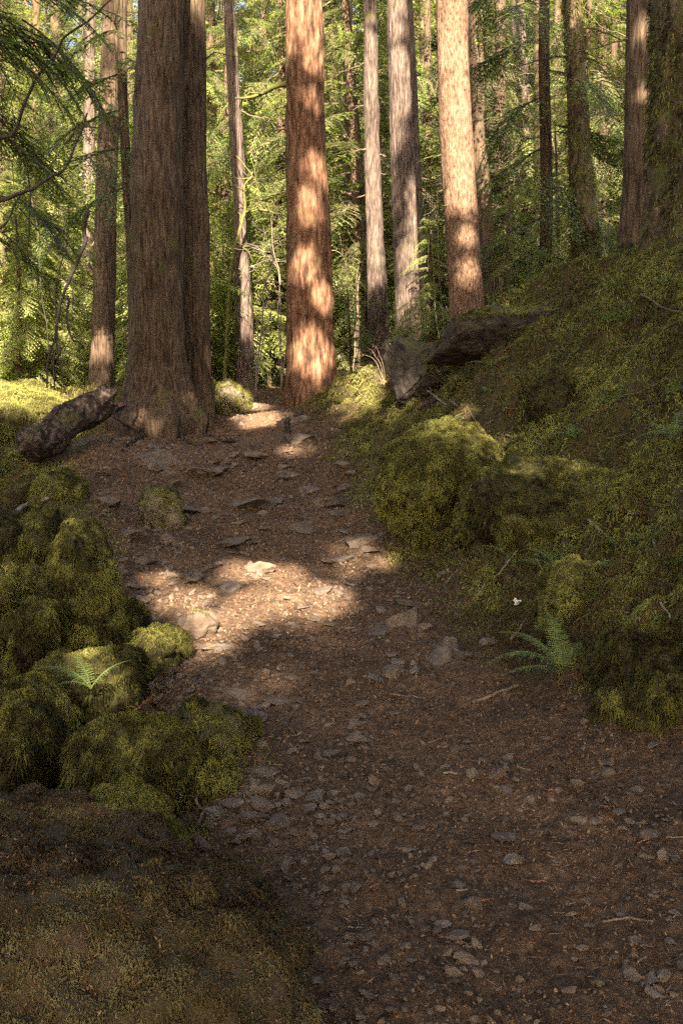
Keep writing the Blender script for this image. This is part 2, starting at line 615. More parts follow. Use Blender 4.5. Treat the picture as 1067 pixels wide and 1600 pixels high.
# ------------------------------------------------------------------ blades, litter, pebbles
def blades(pos, nrm, length, width, lean=0.6, sag=0.45):
    """little tapering moss strands: bent two-segment blades"""
    k = len(pos)
    cv = np.stack([vn(pos * 30 + 11.3 * a, 7 + a) + 0.7 * vn(pos * 75 + 3.1 * a, 17 + a) for a in range(3)], 1)
    d = nrm * 0.6 + cv * lean * 1.3 + RG.normal(0, lean, (k, 3)) * 0.28
    d[:, 2] += 0.05
    d /= np.linalg.norm(d, axis=1)[:, None]
    L = length * (0.5 + RG.random(k))[:, None]
    side = np.cross(d, RG.normal(0, 1, (k, 3)))
    side /= np.linalg.norm(side, axis=1)[:, None] + 1e-9
    wd = width * (0.6 + 0.8 * RG.random(k))[:, None]
    p0 = pos - nrm * 0.004
    p1 = p0 + d * L * 0.6
    p2 = p1 + d * L * 0.4 - np.array([0, 0, 1]) * L * sag
    V = np.stack([p0 - side * wd * 0.3, p1 - side * wd * 0.5, p2, p1 + side * wd * 0.5], 1)
    return V


def scatter_xy(nwant, y0, y1, wfun, power=1.0, margin=0.46, x0=0.7):
    """random ground points, density falling with distance like 1/y^power"""
    u = RG.random(nwant)
    if abs(power - 2) < 1e-6:
        Y = y0 * (y1 / y0) ** u
    else:
        q = 2 - power
        Y = (y0 ** q + u * (y1 ** q - y0 ** q)) ** (1 / q)
    X = (RG.random(nwant) * 2 - 1) * (margin * Y + x0)
    keep = RG.random(nwant) < wfun(X, Y)
    return X[keep], Y[keep]


def bank_w(x, y):
    m = moss_mask(x, y)
    cl = fbm(xy(x, y, 1.6), 3, 61)
    cl2 = fbm(xy(x, y, 9), 2, 63)
    bare = sstep(-0.48, -0.22, fbm(xy(x, y, 0.9), 3, 65)) * 0.93 + 0.07
    return m * bare * np.clip(0.7 + 1.3 * cl + 0.8 * cl2, 0.12, 1)


X, Y = scatter_xy(2100000, 2.2, 17, bank_w, 1.4)
pos = np.stack([X, Y, G(X, Y) + 0.012 * np.maximum(0, vn(xy(X, Y, 18.0), 77))], 1)
nr_ = gnormal(X, Y)
sz = 0.020 + 0.0032 * Y
hue = np.clip(0.42 + 1.0 * fbm(xy(X, Y, 1.1), 3, 71) + 0.5 * vn(xy(X, Y, 13.0), 73) + 0.07 * RG.normal(0, 1, len(X)), 0, 1)
bl = blades(pos, nr_, 1.25 * sz[:, None], 0.19 * sz[:, None], 0.75, 0.55)
mb = MB()
mb.quads(bl, hue)
o = mb.build('moss', M['moss_brown'], smooth=False)
tag(o, 'olive and brown moss carpeting the banks beside the trail', 'moss', None, 'stuff')


def litter_quads(X, Y, size, aspect, lift=0.004, tilt=0.35):
    k = len(X)
    p = np.stack([X, Y, G(X, Y) + lift], 1)
    nn = gnormal(X, Y) + RG.normal(0, tilt, (k, 3))
    nn /= np.linalg.norm(nn, axis=1)[:, None]
    a = np.cross(nn, RG.normal(0, 1, (k, 3)))
    a /= np.linalg.norm(a, axis=1)[:, None]
    bb = np.cross(nn, a)
    L = size * (0.4 + 1.2 * RG.random(k) ** 2)[:, None]
    Wd = L * aspect * (0.5 + RG.random(k))[:, None]
    return np.stack([p - a * L * .5, p - bb * Wd * .5 + a * L * 0.1 * RG.normal(0, 1, (k, 1)), p + a * L * .5, p + bb * Wd * .5], 1)


def path_w(x, y):
    bare = 1 - sstep(-0.48, -0.22, fbm(xy(x, y, 0.9), 3, 65))
    return np.clip(1 - moss_mask(x, y) * (0.72 - 0.7 * bare), 0, 1) * np.clip(0.6 + 0.9 * fbm(xy(x, y, 2.0), 3, 81), 0.15, 1)


mb = MB()
X, Y = scatter_xy(420000, 2.0, 19, path_w, 1.2)
mb.quads(litter_quads(X, Y, (0.007 + 0.0018 * Y)[:, None], 0.45, 0.004, 0.6))
X, Y = scatter_xy(90000, 2.0, 19, path_w, 1.3)
mb.quads(litter_quads(X, Y, (0.026 + 0.002 * Y)[:, None], 0.10, 0.006, 0.2))
o = mb.build('litter', M['litter'], smooth=False)
tag(o, 'reddish brown needles and leaf crumbs scattered over the trail', 'litter', None, 'stuff')


def ico(sub):
    import bmesh
    bm = bmesh.new()
    bmesh.ops.create_icosphere(bm, subdivisions=sub, radius=1)
    V = np.array([v.co[:] for v in bm.verts])
    T = np.array([[v.index for v in f.verts] for f in bm.faces])
    bm.free()
    return V, T


def rock_verts(V, seed, planes=9, cut=(0.55, 0.9), rough=0.06, flat=0.55):
    r_ = np.random.default_rng(seed)
    q = V.copy()
    for _ in range(planes):
        nn = r_.normal(0, 1, 3)
        nn /= np.linalg.norm(nn)
        c_ = r_.uniform(*cut)
        d = q @ nn
        q = q - np.outer(np.maximum(d - c_, 0), nn)
    q += V * (fbm(V * 2.2 + seed, 3, seed)[:, None]) * rough * 2
    q *= np.array([1.0, r_.uniform(0.6, 0.95), flat * r_.uniform(0.7, 1.2)])
    return q


I1, T1_ = ico(1)
I2, T2_ = ico(2)


def pebble_mesh(X, Y, size, sub=1):
    Vs, Ts = (I1, T1_) if sub == 1 else (I2, T2_)
    protos = [rock_verts(Vs, 300 + i, 7, (0.35, 0.8), 0.08, 0.6) for i in range(14)]
    k = len(X)
    z = G(X, Y)
    ang = RG.random(k) * 6.283
    ca, sa = np.cos(ang), np.sin(ang)
    VV = np.empty((k, len(Vs), 3))
    pid = RG.integers(0, 14, k)
    tl = RG.normal(0, 0.25, (k, 2))
    for i in range(14):
        w_ = np.where(pid == i)[0]
        v = protos[i][None] * size[w_, None, None]
        zz = v[..., 2] + v[..., 0] * tl[w_, 0:1] + v[..., 1] * tl[w_, 1:2]
        VV[w_, :, 0] = v[..., 0] * ca[w_, None] - v[..., 1] * sa[w_, None]
        VV[w_, :, 1] = v[..., 0] * sa[w_, None] + v[..., 1] * ca[w_, None]
        VV[w_, :, 2] = zz
    VV += np.stack([X, Y, z + size * 0.12], 1)[:, None]
    T = (Ts[None] + (np.arange(k) * len(Vs))[:, None, None]).reshape(-1, 3)
    return VV.reshape(-1, 3), T


def grav_w(x, y):
    c = fbm(xy(x, y, 1.3), 3, 91)
    l = np.interp(y, EDGE[:, 0], EDGE[:, 1])
    near_left = np.exp(-((x - l - 0.25) / 0.4) ** 2)
    return (1 - moss_mask(x, y)) * np.clip(0.2 + 1.2 * c + 0.8 * near_left, 0.05, 1)


X, Y = scatter_xy(52000, 2.0, 17, grav_w, 1.2)
size = (0.0045 + 0.0009 * Y) * np.exp(RG.normal(0, 0.7, len(X)))
size = np.minimum(size, 0.05)
V_, T_ = pebble_mesh(X, Y, size)
o = link('gravel', make_mesh('gravel', V_, [T_], M['rock'], False))
tag(o, 'small angular brown stones strewn over the dirt trail', 'gravel', None, 'stuff')

# ------------------------------------------------------------------ boulders and stones
I5, T5_ = ico(5)
I4, T4_ = ico(4)


def tri_sample(V, T, k):
    a, b_, c_ = V[T[:, 0]], V[T[:, 1]], V[T[:, 2]]
    cr = np.cross(b_ - a, c_ - a)
    ar = np.linalg.norm(cr, axis=1)
    nn = cr / (ar[:, None] + 1e-12)
    i = np.searchsorted(np.cumsum(ar) / ar.sum(), RG.random(k))
    i = np.minimum(i, len(T) - 1)
    u, v = RG.random(k), RG.random(k)
    f = u + v > 1
    u[f], v[f] = 1 - u[f], 1 - v[f]
    p = a[i] + (b_ - a)[i] * u[:, None] + (c_ - a)[i] * v[:, None]
    return p, nn[i]


def boulder(name, label, px0, py0, px1, py1, Y, depth, moss, seed, group=None, mat=None, lean=(0, 0), cat='boulder', rough=0.16, planes=5,
            boxy=0.75, mossmat='moss', thr=-0.25, blade=0.024, sink=0.5, hue=0.5, taper=0.0, tilt=0.0, lumpy=1.0, facet=False):
    c = P((px0 + px1) / 2, (py0 + py1) / 2, Y)
    a = (px1 - px0) / 2 / F * Y
    ztop = P(0, py0, Y + depth * 0.15)[2]
    zb = P(0, py1, Y - depth * 0.3)[2] - sink * depth
    hz = (ztop - zb) / 2
    q = I5.copy()
    r_ = np.random.default_rng(seed)
    for _ in range(planes):
        nn = r_.normal(0, 1, 3)
        nn /= np.linalg.norm(nn)
        d = q @ nn
        q = q - np.outer(np.maximum(d - (r_.uniform(0.42, 0.8) if planes >= 14 else r_.uniform(0.6, 0.9)), 0), nn) * (1.0 if planes >= 14 else 0.85)
    q = np.sign(q) * np.abs(q) ** boxy
    q *= (1 + rough * 2.0 * fbm(I5 * 1.5 + seed, 3, seed) + rough * 0.5 * np.abs(fbm(I5 * 5 + seed, 3, seed + 3)))[:, None]
    if facet:
        q = rock_verts(I5, seed, 16, (0.38, 0.72), 0.03, 1.0)
    q[:, :2] *= (1 - taper * q[:, 2:3])
    q[:, 0] *= a / np.abs(q[:, 0]).max() * 1.0
    q[:, 1] *= depth / np.abs(q[:, 1]).max()
    q[:, 2] *= hz / np.abs(q[:, 2]).max()
    q[:, 0] += lean[0] * q[:, 2]
    q[:, 2] += tilt * q[:, 0]
    q[:, 1] += lean[1] * q[:, 2]
    lump = lumpy if moss > 3000 else 0.35
    q += (np.abs(fbm(q * np.array([9, 9, 6]) + seed, 3, seed + 5)) * 0.10 * lump + fbm(q * 24 + seed, 2, seed + 6) * 0.014)[:, None] * I5
    V = q
    loc = np.array([c[0], Y, (ztop + zb) / 2])
    m_ = mat or ('rock_under_shade' if moss > 3000 else 'rock_mossy')
    ob = link(name, make_mesh(name, V, [T5_], M[m_], not facet), None, loc)
    tag(ob, label, cat, group)
    if moss:
        p, nn = tri_sample(V, T5_, int(moss * (1.9 if moss > 3000 and moss < 300000 else 1)))
        w_ = nn[:, 2] * 0.55 + 0.9 * fbm((p + seed) * 3.0, 3, seed + 9) + 0.35 * fbm((p + seed) * 11.0, 2, seed + 10)
        ok_ = w_ > thr + RG.normal(0, 0.08, len(w_))
        p, nn = p[ok_], nn[ok_]
        h_ = np.clip(hue + 0.9 * fbm((p + seed) * 2.6, 3, seed + 12) + 0.5 * vn(p * 22 + seed, 3) + 0.12 * RG.normal(0, 1, len(p)) + 0.15 * nn[:, 2], 0, 1)
        big = 1.15 + 0.8 * fbm((p + seed) * 14, 2, seed + 14)
        moss_n = len(p)
        B = blades(p, nn, (blade * big)[:, None], (blade * 0.17 * big)[:, None], 0.7, 0.6)
        mb = MB()
        mb.quads(B, h_)
        mb.build('moss_cover', M[mossmat], ob, smooth=False)['kind'] = 'stuff'
    return ob


boulder('mossy_boulder', 'tall upright boulder thickly furred with green moss at the left edge of the trail', 80, 812, 188, 1035, 6.0, 0.28, 60000, 3, taper=0.30, lean=(-0.05, 0.1), lumpy=0.35, hue=0.52, rough=0.1, blade=0.028)
boulder('mossy_boulder', 'small rounded mossy boulder with bright top left of the tall mossy boulder', -35, 885, 45, 1000, 6.5, 0.35, 22000, 4, hue=0.62)
boulder('mossy_boulder', 'mossy boulder leaning low against the left side of the tall mossy boulder', 22, 930, 92, 1050, 5.7, 0.28, 26000, 5, lumpy=0.5, lean=(0.3, 0), hue=0.38)
boulder('mossy_boulder', 'big moss draped boulder at the left edge just below the small fern', -90, 1055, 138, 1300, 4.3, 0.45, 70000, 6, lumpy=0.5, lean=(-0.2, 0.1), hue=0.40, rough=0.2)
boulder('mossy_boulder', 'wide moss cushion boulder below the small fern, behind the lower round one', 92, 1120, 315, 1270, 4.05, 0.28, 55000, 7, lumpy=0.5, hue=0.50, lean=(0.1, 0))
boulder('mossy_boulder', 'round green mossy boulder just above the big foreground rock', 102, 1232, 284, 1375, 3.5, 0.24, 50000, 8, lumpy=0.5, hue=0.55, thr=-0.15)
boulder('mossy_boulder', 'small mossy boulder at the trail edge right of the wide moss cushion', 288, 1105, 395, 1225, 4.45, 0.24, 26000, 9, hue=0.42, thr=0.0, mat='rock_mossy')
boulder('mossy_boulder', 'low moss mound just below the tall mossy boulder', 50, 1018, 215, 1110, 5.1, 0.32, 34000, 10, hue=0.36)
boulder('mossy_boulder', 'small dark mossy stone under the sunlit half mossy rock', 198, 988, 292, 1050, 5.7, 0.2, 16000, 12, hue=0.42)
boulder('mossy_boulder', 'small mossy stone right of the round green boulder by the forked twig', 300, 1195, 375, 1250, 4.0, 0.14, 9000, 13, hue=0.45)
boulder('mossy_boulder', 'small dark mossy stone against the right foot of the tall mossy boulder', 182, 940, 226, 1000, 6.2, 0.2, 15000, 14, lumpy=0.5, hue=0.35)
boulder('foreground_rock', 'huge brown moss crusted rock filling the bottom left corner', -420, 1300, 500, 1720, 2.45, 0.72, 420000, 15, lean=(-0.15, 0.35), mossmat='moss_dull', blade=0.016, thr=-0.12, hue=0.36, boxy=0.85, rough=0.16, sink=0.3, mat='rock_brown')
boulder('foreground_rock', 'brown mossy rock hump behind the huge corner rock at the left edge', -120, 1262, 140, 1420, 3.15, 0.35, 45000, 16, mossmat='moss_dull', blade=0.016, hue=0.2, thr=-.05, mat='rock_brown')
boulder('mossy_boulder', 'long moss covered slab sloping down at the far left below the log', 15, 800, 98, 870, 8.0, 0.35, 26000, 17, lumpy=0.5, lean=(0.35, 0), hue=0.45)
boulder('mossy_boulder', 'low mossy mound at the left edge beneath the fallen log', 55, 735, 138, 790, 9.3, 0.4, 18000, 18, hue=0.42)
boulder('mossy_boulder', 'mossy rock at the left edge above the bright topped boulder', -50, 800, 40, 880, 7.9, 0.5, 18000, 19, hue=0.4)
boulder('half_mossy_rock', 'sunlit pale rock with moss on its right face beside the sunny patch', 258, 950, 342, 1012, 6.25, 0.18, 2600, 20, mat='rock_pale', cat='rock', planes=14, rough=0.07, boxy=1.0, lean=(0.1, 0), thr=0.3, hue=0.6)
boulder('half_mossy_rock', 'dark mossy rock with a pale tip in the middle of the upper trail', 225, 765, 285, 830, 8.9, 0.2, 5000, 21, mat='rock_mossy', cat='rock', planes=8, thr=0.0, lean=(-0.2, 0))
boulder('trail_boulder', 'low dark brown boulder across the trail below the twin trunk', 183, 696, 300, 748, 11.0, 0.5, 0, 22, mat='rock', cat='rock', planes=14, rough=0.07, boxy=1.0)
boulder('trail_boulder', 'flat grey boulder beside the fallen log at the left of the trail', 108, 682, 165, 722, 11.9, 0.3, 0, 23, mat='rock_grey', cat='rock', planes=14, rough=0.07, boxy=1.0)
boulder('mossy_boulder', 'large yellow green sunlit boulder at the left edge behind the log', -90, 574, 112, 720, 13.2, 1.0, 60000, 24, hue=0.85, mat='rock_under_shade', blade=0.035, boxy=0.7, mossmat='moss')
boulder('mossy_boulder', 'rounded mossy boulder at the crest beside the twin trunk', 326, 597, 392, 650, 14.3, 0.35, 14000, 25, hue=0.75, blade=0.03, mat='rock_mossy')
boulder('crest_rock', 'small pale sunlit rock at the crest of the trail', 372, 630, 430, 662, 14.6, 0.4, 900, 26, mat='rock_pale', cat='rock', thr=0.2)
boulder('crest_rock', 'small yellow mossy stone beside the base of the rugged middle trunk', 426, 624, 450, 645, 15.6, 0.3, 3000, 27, mat='rock_mossy', cat='rock', hue=0.8)
boulder('trail_boulder', 'dark rough boulder at the right of the crest below the middle trunk', 414, 630, 500, 690, 12.9, 0.5, 800, 28, mat='rock', cat='rock', planes=14, rough=0.07, boxy=1.0, thr=0.3)
boulder('grey_boulder', 'blunt bare grey boulder jutting from the moss bank under the thick grey trunk', 597, 512, 700, 608, 11.1, 0.55, 0, 29, mat='rock_crag', facet=True, lean=(0.1, -.1))
boulder('ledge_rock', 'long mossy rock ledge overhanging the top of the right bank', 670, 455, 905, 548, 10.5, 0.5, 90000, 30, lean=(0.0, -0.35), tilt=0.30, facet=True, hue=0.52, lumpy=0.3, mossmat='moss', thr=0.28, mat='rock_crag', cat='ledge')
boulder('mossy_boulder', 'large domed boulder covered in green moss on the right bank', 590, 640, 785, 795, 8.2, 0.55, 110000, 31, lumpy=0.6, lean=(0.08, 0.2), hue=0.60, blade=0.030, rough=0.14)
boulder('mossy_boulder', 'broad low mossy mound right of the large domed boulder', 715, 716, 985, 850, 7.3, 0.65, 80000, 32, hue=0.42, blade=0.026, rough=0.2)
boulder('mossy_boulder', 'yellowish moss hump on the bank left above the three frond fern', 835, 878, 960, 985, 5.9, 0.35, 34000, 33, hue=0.58)
boulder('mossy_boulder', 'overhanging moss hump at the right edge beside the three frond fern', 915, 985, 1130, 1150, 4.9, 0.4, 70000, 34, hue=0.46, lean=(0.15, -0.15))
boulder('mossy_boulder', 'small moss lump low on the middle of the right bank', 822, 586, 890, 650, 8.7, 0.3, 16000, 35, hue=0.36)
boulder('bank_rock', 'flat sided brown rock at the foot of the bank left of the fern', 655, 995, 730, 1060, 5.7, 0.2, 0, 36, mat='rock', cat='rock', planes=14, rough=0.07, boxy=1.0)
boulder('bank_rock', 'pale angular rock at the right side of the sunny patch', 600, 950, 672, 1010, 6.3, 0.18, 0, 37, mat='rock', cat='rock', planes=14, rough=0.07, boxy=1.0)

# loose stones, each placed on the ground it is seen on
STONE = [rock_verts(I4, 500 + i, 12, (0.35, 0.8), 0.05, 0.62) for i in range(9)]
stone_me = {}


def stone(px, py, wpx, label, group=None, mat='rock', k=None, flat=1.0):
    p = hit(px, py)
    s_ = wpx / 2 / F * p[1]
    k = random.randrange(9) if k is None else k
    if (k, mat) not in stone_me:
        v = STONE[k] / np.abs(STONE[k][:, 0]).max()
        v = v + (fbm(v * 5, 4, k)[:, None] * 0.05) * I4
        stone_me[(k, mat)] = make_mesh('stone', v, [T4_], M[mat], False)
    ob = link('stone', stone_me[(k, mat)], None, (p[0], p[1], p[2] + s_ * 0.16 * flat))
    ob.scale = (s_, s_, s_ * flat)
    ob.rotation_euler = (random.uniform(-.25, .25), random.uniform(-.25, .25), random.uniform(-.6, .6))
    return tag(ob, label, 'stone', group)


stone(412, 893, 62, 'flat sunlit slab stone at the top of the sunny patch', mat='rock_pale', k=0, flat=0.7)
stone(268, 905, 46, 'angular sunlit stone left of the flat slab stone', mat='rock_pale', k=1)
stone(262, 848, 44, 'tan stone in two broken lumps just above the sunny patch on the left', mat='rock_pale', k=2)
stone(281, 856, 24, 'small tan stone touching the right of the broken tan stone', mat='rock_pale', k=3)
stone(584, 1066, 34, 'small dark rounded stone at the right of the trail', mat='rock_grey', k=4, flat=1.3)
stone(612, 1054, 44, 'brown rounded stone behind the small dark rounded one', k=5, flat=1.2)
stone(648, 1052, 26, 'flat dark grey stone right of the pair of rounded stones', mat='rock_grey', k=6)
stone(562, 1158, 56, 'dull brown stone half sunk in the middle of the trail', k=7, flat=0.5)
stone(513, 1180, 40, 'light brown half sunk stone left of the dull brown one', mat='rock', k=8, flat=0.6)
stone(418, 1210, 70, 'wide flat stone lying at the left of the lower trail', k=0, flat=0.4)
stone(412, 1245, 38, 'light topped round stone in the stone pile at the left of the trail', mat='rock_pale', k=3)
stone(388, 1285, 62, 'largest stone of the pile at the left of the trail', k=1, flat=0.9)
stone(430, 1290, 50, 'rounded brown stone at the front of the stone pile', k=5, flat=0.9)
stone(405, 1262, 50, 'blocky brown stone in the middle of the stone pile', k=2)
stone(357, 1262, 36, 'brown stone at the left end of the stone pile', k=4)
stone(492, 1250, 46, 'grey stone at the upper right of the stone pile', mat='rock_grey', k=6)
stone(520, 1243, 26, 'small grey stone at the far right of the stone pile', mat='rock_grey', k=7)
stone(483, 1268, 30, 'small pale wedge shaped stone right of the front of the pile', mat='rock_grey', k=8)
stone(452, 1262, 28, 'small brown stone wedged inside the pile of stones', k=0)
stone(315, 1328, 40, 'pointed brown stone standing below the forked twig', k=2, flat=1.5)
stone(560, 1250, 30, 'grey stone alone right of the stone pile', mat='rock_grey', k=1)
stone(948, 1213, 26, 'small pale stone at the right of the lower trail', mat='rock_pale', k=5)
stone(900, 1228, 24, 'small light stone left of the small pale stone', k=3)
stone(965, 1275, 28, 'grey stone below the small pale stone at the right', mat='rock_grey', k=4)
stone(1020, 1558, 46, 'largest grey stone in the bottom right corner', mat='rock_grey', k=2, flat=0.7)
stone(1033, 1530, 22, 'pointed grey stone just behind the corner stone', mat='rock_grey', k=6, flat=1.4)
stone(478, 1455, 18, 'pointed grey stone lying on the lower trail beside the huge corner rock', mat='rock_grey', k=6)
stone(530, 1350, 40, 'low buried stone in the lower trail', mat='rock', k=7, flat=0.5)
stone(806, 890, 16, 'small pale stone on the bank above the white leaf', mat='rock_pale', k=3)
stone(660, 985, 34, 'small pinkish lit stone at the foot of the bank', mat='rock_pale', k=1)
stone(640, 945, 40, 'flat stone beside the sunny patch against the bank', k=8, flat=0.5)
stone(760, 1010, 40, 'brown stone left of the fern tips', k=4)
stone(515, 880, 34, 'dark stone right above the sunny patch', k=0, flat=0.6)
stone(725, 1030, 52, 'wide brown stone under the bank left of the fern', k=1)
stone(985, 1120, 62, 'dark stone set in the foot of the bank under the moss hump', mat='rock', k=2)
stone(255, 590 + 440, 30, 'brown stone in front of the small dark mossy stone', k=5)
stone(250, 1150 - 55, 30, 'angular stone beside the fern on the left', k=6)
stone(162, 1133, 26, 'small bright stone under the small fern', mat='rock_pale', k=3)
stone(395, 1125, 50, 'leaning grey stone at the trail edge beside the small mossy boulder', mat='rock_grey', k=2, flat=1.2)
stone(372, 1092, 50, 'flat brown stone above the small mossy boulder', k=8, flat=0.5)
stone(123, 690 + 2, 20, 'tiny bright stone between the log and the flat grey boulder', mat='rock_pale', k=5)
stone(446, 708, 26, 'pale stone at the right of the upper trail', mat='rock_pale', k=1, flat=0.7)
stone(355, 725, 24, 'flat stone on the upper trail right of the low dark boulder', k=0, flat=0.6)
stone(270, 760, 34, 'grey stone on the trail below the low dark boulder', mat='rock_grey', k=3, flat=0.5)
stone(160, 743, 30, 'grey stone at the left of the upper trail', mat='rock_grey', k=4, flat=0.7)
for a, b_, w_, f_ in [(330, 742, 80, .5), (455, 745, 60, .5), (380, 790, 90, .35), (300, 800, 60, .5), (520, 790, 60, .6), (480, 830, 80, .35), (360, 850, 70, .35), (560, 850, 64, .5), (170, 790, 46, .7), (205, 840, 60, .6), (228, 880, 40, .7),
                      (590, 990, 50, .4), (470, 690, 44, .8), (405, 715, 50, .5), (250, 735, 60, .6), (150, 850, 40, .8), (440, 1100, 60, .3), (480, 770, 44, .7)]:
    stone(a, b_, w_, 'flat brown ledge stone half buried in the upper trail', 'half buried ledge stones', random.choice(['rock', 'rock', 'rock_pale']), None, f_)
for a, b_, w_ in [(330, 1285, 30), (345, 1240, 26), (440, 1225, 30), (460, 1305, 28), (380, 1312, 26), (500, 1290, 24), (535, 1280, 22), (360, 1300, 22), (425, 1318, 20), (470, 1240, 24), (395, 1230, 24), (330, 1240, 20), (300, 1310, 26), (545, 1265, 22), (510, 1262, 24)]:
    stone(a, b_, w_, 'small brown filler stone in the stone pile at the left of the trail', 'small stones of the pile', 'rock', None, .8)
rs = np.random.default_rng(77)
cnt = 0
while cnt < 250:
    if cnt < 120:
        px, py = rs.uniform(140, 640), rs.uniform(670, 1140)
    elif cnt < 145:
        px, py = rs.uniform(320, 560), rs.uniform(1225, 1300)
    else:
        px, py = rs.uniform(420, 1060), rs.uniform(1120, 1600)
    p_ = hit(px, py)
    if moss_mask(p_[:1], p_[1:2])[0] > 0.5:
        continue
    wd = rs.uniform(10, 28) if rs.random() < 0.8 else rs.uniform(26, 48)
    stone(px, py, wd, 'small loose angular stone lying on the dirt trail', 'loose stones on the dirt trail', ['rock', 'rock', 'rock_grey', 'rock_pale'][rs.integers(4)], None, rs.uniform(0.4, 0.9))
    cnt += 1

# ------------------------------------------------------------------ tree trunks
SEG = 72


def trunk_mesh(pts, Y, zt, seed, amp=0.02, flare=0.5, plate=1.0, rtop=0.4):
    """pts: (px, py, width px) from the top down; returns base point, mesh arrays, and an axis function"""
    C = np.array([P(a, b_, Y) for a, b_, _ in pts])
    rr = np.array([c_ / 2 / F * Y for _, _, c_ in pts])
    o_ = np.argsort(C[:, 2])
    C, rr = C[o_], rr[o_]
    base = np.array([C[0, 0], Y, 0.0])
    slope = (C[-1, 0] - C[0, 0]) / max(0.5, C[-1, 2] - C[0, 2])
    base[2] = G(C[:1, 0], np.array([Y]))[0]
    z0 = base[2] - 0.5
    vis = C[-1, 2] + 0.6
    zs = np.concatenate([np.arange(z0, vis, 0.035), np.arange(vis, zt, 0.5), [zt]])
    x = np.interp(zs, C[:, 2], C[:, 0])
    hi_ = zs > C[-1, 2]
    x[hi_] = C[-1, 0] + slope * (zs[hi_] - C[-1, 2])
    r_ = np.interp(zs, C[:, 2], rr)
    k = np.clip((zs - C[-1, 2]) / (zt - C[-1, 2]), 0, 1)
    r_ = r_ * (1 - (1 - rtop * 0.3) * k)
    th = np.arange(SEG) * 2 * math.pi / SEG
    Z, TH = np.meshgrid(zs, th, indexing='ij')
    X0 = x[:, None] + 0 * TH
    R0 = r_[:, None] + 0 * TH
    h = np.clip(Z - base[2], 0, None)
    R0 = R0 * (1 + flare * np.exp(-h / 0.30) * (0.45 + 0.75 * np.clip(np.cos(TH * 5 + seed + 1.4 * np.sin(TH * 2 + seed)), 0, 1) ** 1.5))
    q = np.stack([np.cos(TH) * R0 * 9 * plate, np.sin(TH) * R0 * 9 * plate, Z * 1.1], -1).reshape(-1, 3)
    q2 = np.stack([np.cos(TH) * R0 * 26 * plate, np.sin(TH) * R0 * 26 * plate, Z * 5], -1).reshape(-1, 3)
    q3 = np.stack([np.cos(TH) * 1.2, np.sin(TH) * 1.2, Z * 0.8], -1).reshape(-1, 3)
    d = (0.5 - np.abs(fbm(q + seed, 3, seed))) * amp * 1.6 + fbm(q2, 3, seed + 2) * amp * 0.6 + fbm(q3 + seed, 2, seed + 4) * R0.ravel() * 0.10
    R1 = R0 + d.reshape(R0.shape)
    V = np.stack([X0 + np.cos(TH) * R1, Y + np.sin(TH) * R1, Z], -1)
    V = V - base
    nrw = len(zs)
    i = np.arange(nrw - 1)[:, None] * SEG
    j = np.arange(SEG)[None]
    Q = np.stack([i + j, i + (j + 1) % SEG, i + SEG + (j + 1) % SEG, i + SEG + j], -1).reshape(-1, 4)
    ax = lambda z: np.array([np.interp(z, zs, x), Y, z])
    rad = lambda z: float(np.interp(z, zs, r_))
    return base, V.reshape(-1, 3), Q, ax, rad


# ------------------------------------------------------------------ foliage sprays
def bough(L, nside, leaf, lw, droop, seed, ang=55, gap=None, wood=True, bush=0.42):
    """flat drooping conifer spray along +x: leaf quads (n,4,3) and wood tubes"""
    r_ = np.random.default_rng(seed)
    qs = []
    wd = []
    t = np.linspace(0, 1, 9)
    main = np.stack([t * L, 0.04 * L * np.sin(t * 4 + seed), -droop * L * t ** 2], 1)
    wd.append((main, 0.008 * L * (1.05 - t)))
    for k in range(nside):
        tt = 0.08 + 0.92 * (k + r_.random() * .6) / nside
        sgn = 1 if k % 2 else -1
        ln = L * bush * (1 - tt * 0.80) * r_.uniform(0.65, 1.1) * min(1, 0.35 + tt * 3)
        b0 = np.array([np.interp(tt, t, main[:, a]) for a in range(3)])
        a_ = R(ang + r_.uniform(-12, 12)) * sgn
        dirv = np.array([math.cos(a_), math.sin(a_), -0.10 + r_.uniform(-.12, .12) - droop * tt])
        dirv /= np.linalg.norm(dirv)
        m = max(4, int(ln / (gap or leaf * 0.55)))
        s_ = np.linspace(0, 1, m)
        side = b0 + dirv * (s_ * ln)[:, None]
        side[:, 2] -= 0.22 * ln * s_ ** 2
        side[:, 0] += 0.15 * ln * s_ ** 2
        if ln > 0.12 * L:
            wd.append((side[[0, m // 2, m - 1]], np.array([0.004, 0.003, 0.0015]) * L))
        per = np.array([-dirv[1], dirv[0], 0])
        for sg in (-1, 1):
            ll = leaf * (1.15 - 0.6 * s_) * r_.uniform(0.75, 1.2, m)
            dv = dirv * 0.62 + per * sg * 0.8 + r_.normal(0, 0.16, (m, 3))
            dv[:, 2] -= 0.15
            dv /= np.linalg.norm(dv, axis=1)[:, None]
            wv = np.cross(dv, np.array([0, 0, 1.0]) + r_.normal(0, .35, (m, 3)))
            wv /= np.linalg.norm(wv, axis=1)[:, None] + 1e-9
            e = side + dv * ll[:, None]
            mid = side + dv * (ll * 0.45)[:, None]
            q = np.stack([side, mid - wv * lw * .5, e, mid + wv * lw * .5], 1)
            qs.append(q)
    return np.concatenate(qs), wd


def wood_arrays(wd, seg=3):
    V, Q, n_ = [], [], 0
    for pth, rr in wd:
        v, q = tube_arrays(pth, rr, seg)
        V.append(v)
        Q.append(q + n_)
        n_ += len(v)
    return np.concatenate(V), np.concatenate(Q)


